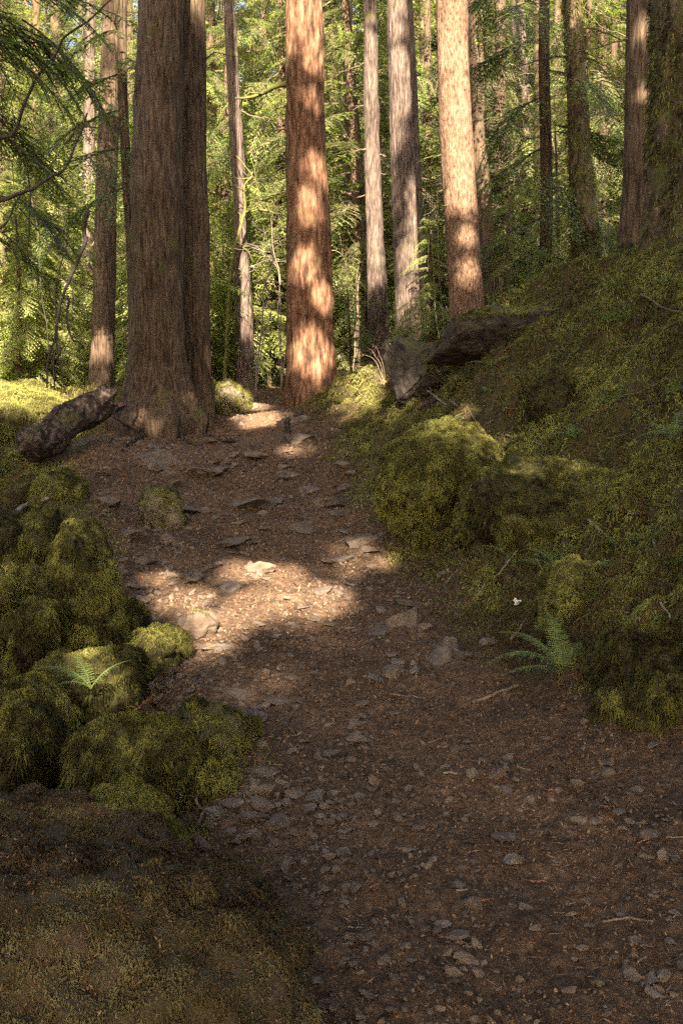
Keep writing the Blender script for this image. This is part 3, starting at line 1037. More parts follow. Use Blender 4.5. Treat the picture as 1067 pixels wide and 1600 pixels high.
FINE = []
for i in range(5):
    q, wd_ = bough(1.0, 30, 0.055, 0.017, 0.30 + 0.06 * i, 40 + i)
    FINE.append((q, *wood_arrays(wd_)))
NEAR = []
for i in range(4):
    q, wd_ = bough(1.0, 40, 0.034, 0.0095, 0.25 + 0.08 * i, 60 + i, bush=0.38)
    NEAR.append((q, *wood_arrays(wd_)))
COARSE = []
for i in range(3):
    q, wd_ = bough(1.0, 16, 0.085, 0.036, 0.2 + 0.06 * i, 80 + i)
    COARSE.append((q, *wood_arrays(wd_)))


def xf(az, tilt, roll, s, pos):
    m = Matrix.Translation(pos) @ Matrix.Rotation(az, 4, 'Z') @ Matrix.Rotation(-tilt, 4, 'Y') @ Matrix.Rotation(roll, 4, 'X') @ Matrix.Scale(s, 4)
    return np.array(m)


def crown_obj(name, places, lib, mat, woodmat, parent, prune=None, origin=np.zeros(3), hue0=0.5):
    """places: list of (pos, az, tilt, roll, scale) relative to origin"""
    LQ, LR, WV, WQ, nw = [], [], [], [], 0
    for pos_, az, ti, ro, s_ in places:
        q, wv, wq = lib[RG.integers(len(lib))]
        m = xf(az, ti, ro, s_, pos_)
        A, T0 = m[:3, :3], m[:3, 3]
        lq = q @ A.T + T0
        LQ.append(lq)
        LR.append(np.clip(hue0 + 0.22 * RG.normal() + 0.16 * RG.normal(0, 1, len(q)), 0, 1))
        WV.append(wv @ A.T + T0)
        WQ.append(wq + nw)
        nw += len(wv)
    LQ = np.concatenate(LQ)
    LR = np.concatenate(LR)
    if prune is not None:
        c = LQ.mean(1) + origin
        ok_ = prune(c)
        LQ, LR = LQ[ok_], LR[ok_]
    WV = np.concatenate(WV)
    WQ = np.concatenate(WQ)
    if prune is not None:
        WQ = WQ[prune(WV[WQ].mean(1) + origin)]
    k = len(LQ)
    V = np.concatenate([LQ.reshape(-1, 3), WV])
    Q = np.concatenate([np.arange(4 * k).reshape(k, 4), WQ + 4 * k])
    rnd = np.concatenate([np.repeat(LR, 4), np.full(len(WV), .5)])
    mi = np.concatenate([np.zeros(k, int), np.ones(len(WQ), int)])
    me = make_mesh(name, V, [Q], [M[mat], M[woodmat]], False, rnd, mi)
    return link(name, me, parent)


# ------------------------------------------------------------------ sunlit places (gaps cut into the crowns let the sun reach them)
LIT = []


def lit(p, r_, k=1.0):
    LIT.append((np.asarray(p, float), r_, k))


for a, b_, r_ in [(290, 940, .24), (350, 965, .26), (400, 945, .30), (475, 940, .34), (525, 945, .12), (390, 893, .22), (440, 905, .2), (250, 905, .12), (402, 652, .34), (425, 660, .2), (640, 995, .04), (450, 705, .12), (800, 808, .07), (125, 690, .10),
                  (720, 655, .10), (780, 690, .08), (190, 1105, .10), (165, 1090, .10), (160, 1130, .07), (580, 600, .35), (560, 625, .3)]:
    lit(hit(a, b_), r_)
for a, b_, Y, r_ in [(705, 20, 14, .42), (708, 90, 14, .42), (712, 180, 14, .42), (716, 260, 14, .42), (720, 320, 14, .3), (726, 390, 14, .16), (727, 440, 14, .16),
                     (478, 30, 14.5, .34), (492, 110, 14.5, .22), (500, 290, 14.5, .22), (485, 350, 14.5, .22), (478, 440, 14.5, .18), (505, 480, 14.5, .16), (485, 580, 14.5, .28), (490, 180, 14.5, .12),
                     (578, 17.9, 20, .7), (580, 120, 17.9, .7), (582, 230, 17.9, .7), (584, 300, 17.9, .5), (586, 360, 17.9, .3),
                     (618, 115, 17, .22), (620, 170, 17, .25), (640, 420, 17, .3), (643, 490, 17, .4), (400, 480, 19, .7), (550, 480, 19, .7), (20, 450, 20, 1.6), (60, 250, 20, 1.5), (420, 250, 22, 1.3), (550, 200, 22, 1.0), (680, 300, 22, .8), (680, 100, 22, .8), (790, 100, 24, 1.2), (860, 60, 22, 1.0), (850, 350, 22, 1.0), (945, 200, 20, 1.0), (790, 380, 20, .8), (900, 250, 19, .8), (760, 230, 20, .7), (830, 200, 20, .8), (980, 100, 18, .6), (100, 480, 22, 1.0), (340, 480, 21, .8), (340, 120, 22, .8),
                     (365, 150, 19, .18), (372, 240, 19, .25), (376, 330, 19, .2), (385, 500, 19, .2),
                     (180, 60, 17, .12), (178, 180, 17, .12), (165, 560, 17, .2), (140, 330, 25, 1.2), (137, 450, 25, .8),
                     (5, 600, 13, .4), (5, 650, 13, .4), (75, 610, 13, .5), (75, 660, 13, .4), (100, 590, 13, .35), (350, 608, 14.1, .14), (375, 612, 14.1, .18), (402, 640, 14.4, .2),
                     (1000, 60, 13, .12), (1000, 160, 13, .1), (207, 620, 12, .10), (235, 640, 12, .08), (165, 620, 11.6, .12), (140, 640, 11.4, .12), (285, 240, 12, .06), (290, 590, 12.3, .08)]:
    lit(P(a, b_, Y), r_)
for a, b_, r_, k_ in [(620, 640, .2, .9), (880, 910, .14, .85), (310, 1010, .2, .8), (400, 1075, .2, .6), (490, 1010, .2, .7),
                      (560, 880, .3, .85), (480, 700, .2, .9), (20, 900, .08, .9), (560, 640, .3, .9)]:
    lit(hit(a, b_), r_, k_)
for a, b_, Y, r_, k_ in [(780, 485, 10.9, .15, .6), (860, 450, 10.9, .15, .6), (700, 655, 8.0, .26, .82), (765, 690, 8.0, .22, .88), (850, 735, 7.2, .2, .72), (120, 850, 6.0, .15, .7),
                         (200, 1150, 4.0, .15, .7), (200, 1260, 3.4, .12, .7), (30, 1090, 4.2, .15, .7), (900, 900, 5.8, .16, .8), (250, 1010, 5.7, .1, .8)]:
    lit(P(a, b_, Y), r_, k_)
LP_ = np.array([p for p, _, _ in LIT])
LR_ = np.array([r_ * 1.3 for _, r_, _ in LIT])
LK_ = np.array([k_ for _, _, k_ in LIT])


def prune_sun(c):
    keep = np.ones(len(c), bool)
    wob = 1 + 0.8 * fbm(c * 2.2, 3, 5)
    rnd_ = RG.random(len(c))
    for p, r_, k_ in zip(LP_, LR_, LK_):
        d = c - p
        t_ = d @ SD
        dd = np.sqrt(((d - t_[:, None] * SD) ** 2).sum(1)) / (r_ * wob)
        chance = k_ * (1 - sstep(0.75, 1.35, dd))
        keep &= ~((rnd_ < chance) & (t_ > 0.3))
    return keep


# ------------------------------------------------------------------ the named trees
def stub(t, p, az, L, r0, mat='twig', up=-0.1, name='branch', seed=0, amp=0.14):
    e = p + np.array([math.cos(az) * L, math.sin(az) * L, up * L])
    pth = wander(p, e, 10, amp, seed, 0.1)
    mb = MB()
    mb.tube(pth, r0 * np.linspace(1, 0.25, 10), 6)
    for k in range(3):
        i = 4 + k * 2
        a2 = az + (0.8 if k % 2 else -0.8)
        l2 = L * 0.3
        mb.tube(wander(pth[i], pth[i] + np.array([math.cos(a2) * l2, math.sin(a2) * l2, -0.1 * l2]), 5, 0.2, seed + k, 0.2), r0 * 0.35 * np.linspace(1, .3, 5), 4)
    base = np.array(t.location)
    for v in mb.V:
        v -= base
    return mb.build(name, M[mat], t)


def main_tree(label, pts, Y, mat, seed, amp=0.02, flare=0.45, plate=1.0, zt=26, stubs=(), crown=7, moss=0):
    base, V, Q, ax, rad = trunk_mesh(pts, Y, zt, seed, amp, flare, plate)
    t = thing('conifer_tree', label, 'tree', base)
    link('trunk', make_mesh('trunk', V, [Q], M[mat], True), t)
    if moss:
        T = np.concatenate([Q[:, [0, 1, 2]], Q[:, [0, 2, 3]]])
        vis = (V[T[:, 0], 2] < 8)
        p, nn = tri_sample(V, T[vis], moss)
        ok_ = fbm(p * 2.2 + seed, 3, seed) + 0.25 * -nn[:, 0] > -0.02
        mb = MB()
        mb.quads(blades(p[ok_], nn[ok_], 0.06, 0.014, .5, .8))
        mb.build('moss_cover', M['moss'], t, smooth=False)['kind'] = 'stuff'
    for k, (py, azd, L, r0, mm) in enumerate(stubs):
        z = P(0, py, Y)[2]
        stub(t, ax(z), R(azd), L, r0, mm, seed=seed * 10 + k)
    if crown:
        pl = []
        for k in range(crown):
            z = zt * (0.80 + 0.19 * (k / crown))
            a_ = RG.random() * 6.28
            pl.append((Vector((ax(z) - base).tolist()), a_, R(RG.uniform(-25, 5)), RG.uniform(-.3, .3), 2.4 * (1.02 - (k / crown) * 0.6) * RG.uniform(.7, 1.1)))
        crown_obj('crown', pl, COARSE, 'needles_dark', 'twig_dark', t, prune_sun, base)
    return t, ax, rad, base


t1, ax1, rd1, _b = main_tree('massive dark brown trunk standing in front of its twin at the top of the trail',
                             [(252, 0, 62), (248, 150, 68), (246, 300, 74), (245, 450, 78), (246, 560, 84), (250, 655, 100)], 12.9, 'bark_brown', 1, 0.034, 0.6, 1.0,
                             stubs=[(150, 200, .5, .008, 'twig_dark'), (190, 20, .6, .008, 'twig_dark')])
main_tree('dark brown trunk fused behind the massive front one on its right', [(293, 0, 54), (297, 200, 50), (300, 400, 50), (304, 560, 50), (306, 640, 54)], 13.6, 'bark_brown', 2, 0.016, 0.3, 1.4,
          stubs=[(330, 0, .5, .01, 'twig_dark'), (90, -30, .7, .012, 'twig_dark')])
main_tree('mid sized reddish trunk behind the left side of the massive dark one', [(176, 0, 28), (172, 150, 30), (166, 300, 32), (163, 450, 33), (160, 615, 36)], 17.0, 'bark_brown', 3, 0.012, 0.25, 1.5,
          stubs=[(40, -60, 1.4, .02, 'twig'), (250, 20, .8, .014, 'twig_dark'), (380, 10, .9, .012, 'twig'), (200, 190, 1.2, .015, 'twig_dark'), (320, 200, 1.0, .014, 'twig_dark')])
main_tree('rugged reddish trunk with dappled sun standing alone in the middle', [(476, 0, 50), (477, 150, 53), (481, 300, 58), (483, 450, 64), (487, 560, 68), (489, 628, 74)], 14.5, 'bark_red', 4, 0.036, 0.12, 0.75,
          stubs=[(200, 190, .5, .012, 'twig'), (400, 180, 0.6, .012, 'twig'), (125, 160, 1.0, .05, 'twig_moss')])
main_tree('slender shaggy trunk with broken stubs left of the thick grey one', [(578, 0, 17), (580, 150, 20), (583, 300, 24), (588, 420, 27), (591, 520, 30)], 17.9, 'bark_grey', 5, 0.022, 0.2, 0.9,
          stubs=[(160, 160, .35, .018, 'twig'), (235, 200, .3, .02, 'twig'), (240, 10, .35, .018, 'twig'), (300, 170, .3, .016, 'twig'), (90, 150, 0.7, .014, 'twig'), (270, -10, .3, .015, 'twig')])
main_tree('thick grey trunk with a sunlit foot standing behind the grey boulder', [(624, 0, 38), (630, 150, 42), (635, 300, 45), (639, 400, 46), (644, 520, 50)], 17.0, 'bark_grey', 6, 0.018, 0.15, 1.3,
          stubs=[(290, -30, .8, .02, 'twig_moss'), (330, 0, .6, .015, 'twig'), (370, -60, .7, .01, 'twig')])
main_tree('smooth tan fully sunlit trunk rising behind the mossy ledge', [(705, 0, 46), (709, 120, 47), (715, 240, 48), (722, 360, 49), (729, 490, 52)], 14.0, 'bark_tan', 7, 0.010, 0.1, 1.5,
          stubs=[(290, 175, .5, .016, 'twig_moss'), (315, 200, .55, .012, 'twig_moss'), (240, 190, .5, .012, 'twig_moss'), (270, 185, .4, .008, 'twig')])
main_tree('thin dark trunk leaning just behind the smooth tan one', [(737, 60, 14), (745, 200, 20), (755, 330, 26), (765, 470, 30)], 18.0, 'bark_brown', 8, 0.012, 0.1)
main_tree('mossy dark trunk veiled by foliage above the right bank', [(893, 0, 26), (900, 120, 28), (906, 250, 33), (914, 350, 40), (920, 440, 44)], 15.0, 'bark_moss', 9, 0.018, 0.2, moss=9000,
          stubs=[(40, 0, .9, .02, 'twig_moss'), (90, 190, 1.0, .02, 'twig_dark'), (130, -20, .8, .015, 'twig'), (210, 170, .8, .014, 'twig_dark')])
main_tree('half lit reddish trunk left beside the giant mossy trunk', [(998, 0, 32), (996, 130, 34), (994, 260, 38), (992, 400, 42)], 13.0, 'bark_brown', 10, 0.02, 0.2,
          stubs=[(110, 190, .9, .012, 'twig'), (180, 200, .8, .01, 'twig'), (60, 180, .8, .015, 'twig')])
main_tree('giant craggy moss draped trunk cut by the right edge of the view', [(1074, 0, 100), (1076, 150, 104), (1078, 300, 110), (1080, 420, 120)], 10.0, 'bark_moss', 11, 0.05, 0.2, 0.6, moss=26000,
          stubs=[(60, 200, .4, .02, 'twig_moss')])
main_tree('thin pale crooked trunk between the twin trunk and the rugged one', [(361, 60, 16), (366, 160, 18), (372, 260, 18), (376, 360, 20), (381, 470, 24), (386, 610, 28)], 19.0, 'bark_grey', 12, 0.02, 0.3,
          stubs=[(170, 10, .7, .014, 'twig'), (270, -20, .8, .014, 'twig_dark'), (330, -10, 1.1, .03, 'twig_moss'), (420, 160, .6, .012, 'twig')])
main_tree('pale sunlit trunk far behind the left foliage', [(140, 200, 15), (138, 350, 17), (134, 560, 19)], 25.0, 'bark_grey', 13, 0.015, 0.1)
main_tree('faint pale lichen trunk far back among dark boughs on the right', [(808, 0, 20), (815, 150, 21), (822, 300, 22), (826, 450, 24)], 27.0, 'bark_grey', 14, 0.015, 0.1)

bt = [(60, 30, 12, 'bark_red'), (98, 38, 15, 'bark_brown'), (205, 36, 12, 'bark_brown'), (335, 28, 13, 'bark_brown'), (415, 33, 12, 'bark_brown'), 
      (545, 27, 14, 'bark_brown'), (528, 40, 11, 'bark_brown'), (672, 30, 13, 'bark_moss'), (690, 44, 13, 'bark_grey'), (780, 24, 16, 'bark_brown'), (850, 22, 18, 'bark_brown'),
      (868, 36, 12, 'bark_brown'), (948, 20, 16, 'bark_brown'), (665, 24, 10, 'bark_brown'), (-20, 26, 16, 'bark_brown'), (1040, 30, 20, 'bark_brown'), (455, 26, 10, 'bark_brown'), ]
for k, (px, Y_, wd, mm) in enumerate(bt):
    lean = random.uniform(-6, 10)
    base, V, Q, ax, rad = trunk_mesh([(px - lean, 100, wd), (px, 500, wd * 1.2)], Y_, 24, 100 + k, 0.012, 0.1)
    t = thing('conifer_tree', 'narrow distant trunk among the green boughs far behind the trail', 'tree', base, 'distant trunks in the woods')
    link('trunk', make_mesh('trunk', V, [Q], M[mm], True), t)
    for j in range(3):
        stub(t, ax(base[2] + random.uniform(2, 8)), random.uniform(0, 6.28), random.uniform(.4, 1.0), .012, 'twig', seed=k * 5 + j)

# ------------------------------------------------------------------ unseen conifers added beside and behind the viewer to shade the trail
HOSTS = [(-5.2, 2.0), (-9.5, -1.5), (-3.0, -5.0), (-7.5, 6.8), (2.6, -6.5), (5.6, 3.4), (-5.0, -11.0), (-12.5, 4.0), (3.6, -13.0), (-2.5, -17), (6, -19), (-9, -17), (9.5, -10), (-3.2, -24), (4, -25), (7.5, -2.5), (-10.5, -8.0), (-6.3, 10.5), (-12, 11), (6.4, 8.5)]
hosts = np.array(HOSTS)
places = [[] for _ in HOSTS]
rs = np.random.default_rng(5)


def add_shade(x, y, z, h):
    p = np.array([x, y, z]) + SD * (h / SD[2])
    # keep the boughs out of the picture
    if p[1] > 1.5 and p[2] < 1.6 + p[1] * 0.45 + 2.0:
        return
    i = ((hosts - p[:2]) ** 2).sum(1).argmin()
    d = p[:2] - hosts[i]
    az = math.atan2(d[1], d[0]) + rs.uniform(-.5, .5)
    L = rs.uniform(1.8, 2.8)
    q = p - np.array([math.cos(az), math.sin(az), 0]) * L * 0.5
    places[i].append((Vector(q.tolist()), az, R(rs.uniform(-20, 12)), rs.uniform(-.4, .4), L))


for _ in range(2000):
    x, y = rs.uniform(-6.5, 6.5), rs.uniform(-2.5, 13.2)
    add_shade(x, y, 0.5 + 0.12 * max(0, y), rs.uniform(7, 15))
for _ in range(260):           # over the twin trunk
    k = rs.random()
    add_shade(-2.1 + rs.uniform(-.9, .9), 12.0 + rs.uniform(-.3, 1.0), 1.5 + 6.5 * k, rs.uniform(6.5, 13))
for _ in range(160):           # over the trunks on the right
    k = rs.random()
    add_shade(3.6 + rs.uniform(-1.2, 1.2), 12.5 + rs.uniform(-1.5, 2.5), 3.0 + 5 * k, rs.uniform(6.5, 13))
for px_, Y_t, n_t in ((480, 14.5, 100), (632, 17.0, 230), (715, 14.0, 80), (170, 17.0, 30), (583, 20, 12)):
    for _ in range(n_t):       # broken shade over the single trunks
        c_t = P(px_, 0, Y_t)
        add_shade(c_t[0] + rs.uniform(-.5, .5), Y_t + rs.uniform(-.5, .5), 1.5 + 7.5 * rs.random(), rs.uniform(7, 14))
for _ in range(30):           # broken shade over the woods beyond
    x, y = rs.uniform(-9, 9), rs.uniform(14, 24)
    if fbm(np.array([[x * .35, y * .35, 0.5]]), 2, 9)[0] > -0.12:
        add_shade(x, y, 2, rs.uniform(9, 16))

for k, (hx, hy) in enumerate(HOSTS):
    if not places[k]:
        continue
    zb = G(np.array([hx]), np.array([hy]))[0]
    base = np.array([hx, hy, zb])
    zz = np.linspace(-0.4, 27, 60)
    th = np.arange(20) * 2 * math.pi / 20
    rr = 0.34 * (1 - zz / 34) * (1 + 0.4 * np.exp(-np.maximum(zz, 0) / .3))
    V = np.stack([np.cos(th)[None] * rr[:, None], np.sin(th)[None] * rr[:, None], zz[:, None] + 0 * th[None]], -1).reshape(-1, 3)
    V[:, :2] *= (1 + 0.06 * fbm(V * np.array([6, 6, .8]), 3, k))[:, None]
    i = np.arange(59)[:, None] * 20
    j = np.arange(20)[None]
    Q = np.stack([i + j, i + (j + 1) % 20, i + 20 + (j + 1) % 20, i + 20 + j], -1).reshape(-1, 4)
    t = thing('conifer_tree', 'unseen tall conifer added so that its crown shades the trail', 'tree', base, 'shade conifers added beside and behind the viewer')
    link('trunk', make_mesh('trunk', V, [Q], M['bark_brown'], True), t)
    pl = [(p - Vector(base.tolist()), a, b_, c_, s_) for p, a, b_, c_, s_ in places[k]]
    crown_obj('crown', pl, COARSE, 'needles_dark', 'twig_dark', t, prune_sun, base)  # added crown, its boughs set and cut to shape shade and sun patches

# ------------------------------------------------------------------ understorey conifers with boughs down their stems
PROTO = []


def hemlock_proto(H, seed, n_b, rbase, z0, mat, hue0):
    r_ = np.random.default_rng(seed)
    pl = []
    for k in range(n_b):
        f = (k + r_.random()) / n_b
        z = z0 + (H - z0) * f
        L = rbase * (1 - f) ** 0.75 * r_.uniform(0.6, 1.15) + 0.25
        pl.append((Vector((0, 0, z)), k * 2.4 + r_.uniform(-.5, .5), R(r_.uniform(-22, 14)), r_.uniform(-.35, .35), L))
        if L > 1.1:
            a_ = k * 2.4 + r_.uniform(-.3, .3)
            pl.append((Vector((math.cos(a_) * L * .4, math.sin(a_) * L * .4, z - .05 * L)), a_ + r_.uniform(-.9, .9), R(r_.uniform(-40, 0)), r_.uniform(-.5, .5), L * .6))
    c = crown_obj('crown', pl, FINE, mat, 'twig', None, hue0=hue0)
    c_me = c.data
    bpy.data.objects.remove(c)
    mb = MB()
    z = np.linspace(-0.5, H, 14)
    pth = np.stack([0.06 * np.sin(z * .7 + seed), 0.06 * np.cos(z * .9 + seed), z], 1)
    mb.tube(pth, (0.012 * H) * (1.03 - np.clip(z, 0, H) / H) + 0.004, 8)
    s_ = mb.build('trunk', M['bark_brown'])
    s_me = s_.data
    bpy.data.objects.remove(s_)
    return c_me, s_me


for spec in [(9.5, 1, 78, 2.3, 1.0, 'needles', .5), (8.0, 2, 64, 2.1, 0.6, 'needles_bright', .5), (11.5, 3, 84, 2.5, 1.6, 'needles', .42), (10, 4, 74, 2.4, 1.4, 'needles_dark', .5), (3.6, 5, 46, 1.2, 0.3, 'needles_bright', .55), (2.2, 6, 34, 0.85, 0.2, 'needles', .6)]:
    PROTO.append(hemlock_proto(*spec))


def hemlock(k, x, y, s_, rot, label, group, tilt=(0, 0)):
    z = G(np.array([x]), np.array([y]))[0]
    t = thing('young_conifer', label, 'tree', (x, y, z), group)
    t.scale = (s_, s_, s_)
    t.rotation_euler = (tilt[0], tilt[1], rot)
    link('crown', PROTO[k][0], t)
    link('trunk', PROTO[k][1], t)
    return t


G1 = 'young conifers in the woods beyond the trail'
L1 = 'young conifer with drooping green boughs in the woods beyond the trail'
rs = np.random.default_rng(21)
pts = []
tries = 0
while len(pts) < 84 and tries < 20000:
    tries += 1
    Y_ = 18.5 + 34 * rs.random() ** 1.25
    px = rs.uniform(-120, 1190)
    X_ = P(px, 600, Y_)[0]
    md = 1.5 + Y_ * 0.02
    if any((X_ - a) ** 2 + (Y_ - b_) ** 2 < md ** 2 for a, b_, _ in pts):
        continue
    # leave the lit trunks in view
    if Y_ < 21.5 and any(abs(px - q_) < 75 for q_ in (583, 378, 640)):
        continue
    if Y_ < 27 and abs(px - 138) < 60:
        continue
    pts.append((X_, Y_, px))
for X_, Y_, px in pts:
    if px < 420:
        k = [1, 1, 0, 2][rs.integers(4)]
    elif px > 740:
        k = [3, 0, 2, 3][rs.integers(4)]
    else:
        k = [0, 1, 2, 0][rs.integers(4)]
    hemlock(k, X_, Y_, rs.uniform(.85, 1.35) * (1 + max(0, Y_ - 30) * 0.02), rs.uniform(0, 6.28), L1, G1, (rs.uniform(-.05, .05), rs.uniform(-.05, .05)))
G2 = 'saplings just beyond the crest'
for k, px, Y_, s_, lb in [(4, 30, 17.5, 1.1, 'bright green sapling above the sunlit boulder at the far left'), (4, 95, 19.5, 1.0, 'bright green sapling left of the mid sized reddish trunk'), (5, 350, 20.5, 1.1, 'dark little sapling behind the rounded boulder at the crest'), (4, 425, 21, 1.0, 'sapling left behind the rugged middle trunk'),
                      (5, 545, 17.5, 1.0, 'small sapling right of the rugged middle trunk'), (4, 540, 22, 1.1, 'taller sapling behind the small one right of the rugged trunk'), (4, 668, 15.8, .62, 'sapling with bright boughs crossing the foot of the thick grey trunk'), (5, 790, 14.5, .9, 'little sapling behind the ledge right of the tan trunk'),
                      (4, 860, 17, 1.1, 'sapling left of the mossy dark trunk above the bank'), (5, 975, 14, .8, 'little sapling on top of the bank beside the half lit trunk'), (4, 320, 23, 1.2, 'sapling just right behind the twin trunk'), (4, 5, 21, 1.3, 'tall sapling at the far left edge behind the boulder')]:
    p_ = P(px, 600, Y_)
    hemlock(k, p_[0], p_[1], s_, random.uniform(0, 6), lb, G2)

# dark boughs reaching in from the left and upper right, from trees just out of view
def side_tree(label, px, Y_, bo, lib, mat, zt=20, r0=0.2, hue0=0.4):
    x = P(px, 500, Y_)[0]
    zb = G(np.array([x]), np.array([Y_]))[0]
    base = np.array([x, Y_, zb])
    t = thing('conifer_tree', label, 'tree', base)
    mb = MB()
    z = np.linspace(-0.5, zt, 30)
    mb.tube(np.stack([0.05 * np.sin(z), 0 * z, z], 1), r0 * (1.05 - np.clip(z, 0, zt) / zt), 16)
    mb.build('trunk', M['bark_brown'], t)
    pl = []
    for py, azd, til, L in bo:
        z = P(px, py, Y_)[2] - zb
        pl.append((Vector((0, 0, z)), R(azd), R(til), random.uniform(-.25, .25), L))
        a_ = R(azd)
        for f in (.3, .55):
            pl.append((Vector((math.cos(a_) * L * f, math.sin(a_) * L * f, z + math.sin(R(til)) * L * f - .28 * f * f * L)), a_ + random.choice((-1, 1)) * random.uniform(.4, .9), R(til - 20), random.uniform(-.4, .4), L * .55))
    crown_obj('crown', pl, lib, mat, 'twig_dark', t, prune_sun, base, hue0)
    return t, base


lt, lbase = side_tree('conifer just off the left edge reaching dark boughs and bare twigs into view', -210, 10.0,
                      [(-60, 5, 5, 2.6), (20, -14, -4, 2.5), (90, 12, -8, 2.3), (190, 8, -12, 2.5), (260, -10, -14, 2.2), (-20, 25, 0, 2.4), (120, 32, 0, 2.4), (-90, 20, -10, 2.9)],
                      NEAR, 'needles')
for k, (path, r0) in enumerate([
        ([(-80, 330), (0, 310), (60, 290), (100, 270), (140, 180)], .016), ([(-60, 250), (20, 210), (60, 120), (110, 60), (190, -20)], .014), ([(140, 330), (130, 380), (100, 450), (82, 530), (78, 610)], .016), ([(110, 470), (112, 520), (125, 545), (124, 560)], .009),
        ([(-40, 380), (10, 350), (40, 300), (50, 290)], .010), ([(-40, 150), (10, 190), (50, 200)], .009), ([(90, 530), (92, 560), (97, 600)], .008), ([(40, 240), (48, 330), (50, 420), (66, 470)], .007)]):
    C_ = np.array([P(a, b_, 9.7 + 0.1 * k) for a, b_ in path])
    tt = np.linspace(0, len(path) - 1, 26)
    pth = np.stack([np.interp(tt, np.arange(len(path)), C_[:, a]) for a in range(3)], 1)
    pth += np.stack([fbm(np.stack([tt * 1.7 + a * 9, tt * 0 + k, tt * 0], 1), 3, k) for a in range(3)], 1) * 0.05
    mb = MB()
    mb.tube(pth - lbase, r0 * 1.5 * np.linspace(1, .35, 26), 6)
    for j in range(4, 25, 3):
        e = pth[j] + np.array([random.uniform(-.2, .2), random.uniform(-.1, .1), random.uniform(-.28, .05)])
        mb.tube(wander(pth[j], e, 6, .3, k * 30 + j) - lbase, r0 * .35 * np.linspace(1, .4, 6), 4)
    mb.build('dead_branch', M['twig_dark'], lt)

side_tree('conifer hanging dark boughs in front of the woods above the right bank', 845, 15.5,
          [(-120, 200, -5, 2.4), (-60, 160, -8, 2.2), (0, 240, -14, 2.2), (-20, 330, -8, 2.2), (60, 190, -14, 2.0), (110, 300, -14, 2.0), (150, 230, -20, 1.9), (190, 350, -14, 1.8), (230, 180, -20, 1.7), (270, 270, -16, 1.8), (310, 320, -14, 1.6), (340, 200, -18, 1.6), (380, 250, -10, 1.4), (400, 340, -10, 1.3), (60, 20, -10, 1.9)],
          FINE, 'needles', 18, .10)
side_tree('slim conifer with dark boughs behind the left of the massive trunk', 205, 15.2,
          [(-150, 180, -6, 2.4), (-80, 230, -10, 2.2), (-20, 190, -10, 2.2), (50, 240, -12, 2.0), (110, 170, -12, 2.0), (170, 210, -16, 1.9), (230, 250, -14, 1.8), (290, 190, -18, 1.8), (0, 330, -10, 1.9), (90, 300, -14, 1.8)],
          FINE, 'needles', 18, .09)

# ------------------------------------------------------------------ fallen log
a_, b_ = P(30, 705, 10.8), P(172, 622, 11.8)
k = 60
pth = wander(a_, b_, k, 0.05, 4)
V, Q = tube_arrays(pth, np.full(k, 0.19), 48)
cen = np.repeat(pth, 48, 0)
dv = (V - cen) / 0.19
along = np.repeat(np.linspace(0, 1, k), 48)
rr = 0.19 * (1 + 0.12 * fbm(np.stack([dv[:, 0] * 2, dv[:, 2] * 2, along * 3], 1), 3, 3) + 0.22 * np.abs(fbm(np.stack([dv[:, 0] * 7, dv[:, 2] * 7, along * 6], 1), 3, 4)) - 0.10 * along) * np.where(along < .08, along / .08, 1)
ax_ = (b_ - a_) / np.linalg.norm(b_ - a_)
V = cen + dv * rr[:, None] + ax_[None] * (np.where(along > 0.93, 0.22 * fbm(dv * 3, 3, 8), 0))[:, None]
mid = (a_ + b_) / 2
logo = link('fallen_log', make_mesh('fallen_log', V - mid, [Q], M['bark_dark'], True), None, mid)
tag(logo, 'broken dark log lying aslant left of the massive trunk', 'log')
ring = V[-48:] - mid
c0 = ring.mean(0)
rings = [c0 + (ring - c0) * s_ + ax_ * (0.05 * s_ * 0 + 0.07 * np.array([fbm(np.array([[i * .7, s_ * 6, 0.]]), 2, 3)[0] for i in range(48)])[:, None] * (1 - s_)) - ax_ * (0.08 * (1 - s_)) for s_ in (1.0, .8, .55, .3, .05)]
VV = np.concatenate(rings)
QQ = []
for i in range(4):
    for j in range(48):
        QQ.append((i * 48 + j, i * 48 + (j + 1) % 48, (i + 1) * 48 + (j + 1) % 48, (i + 1) * 48 + j))
link('broken_end', make_mesh('broken_end', VV, [np.array(QQ)], M['wood_red'], False), logo)


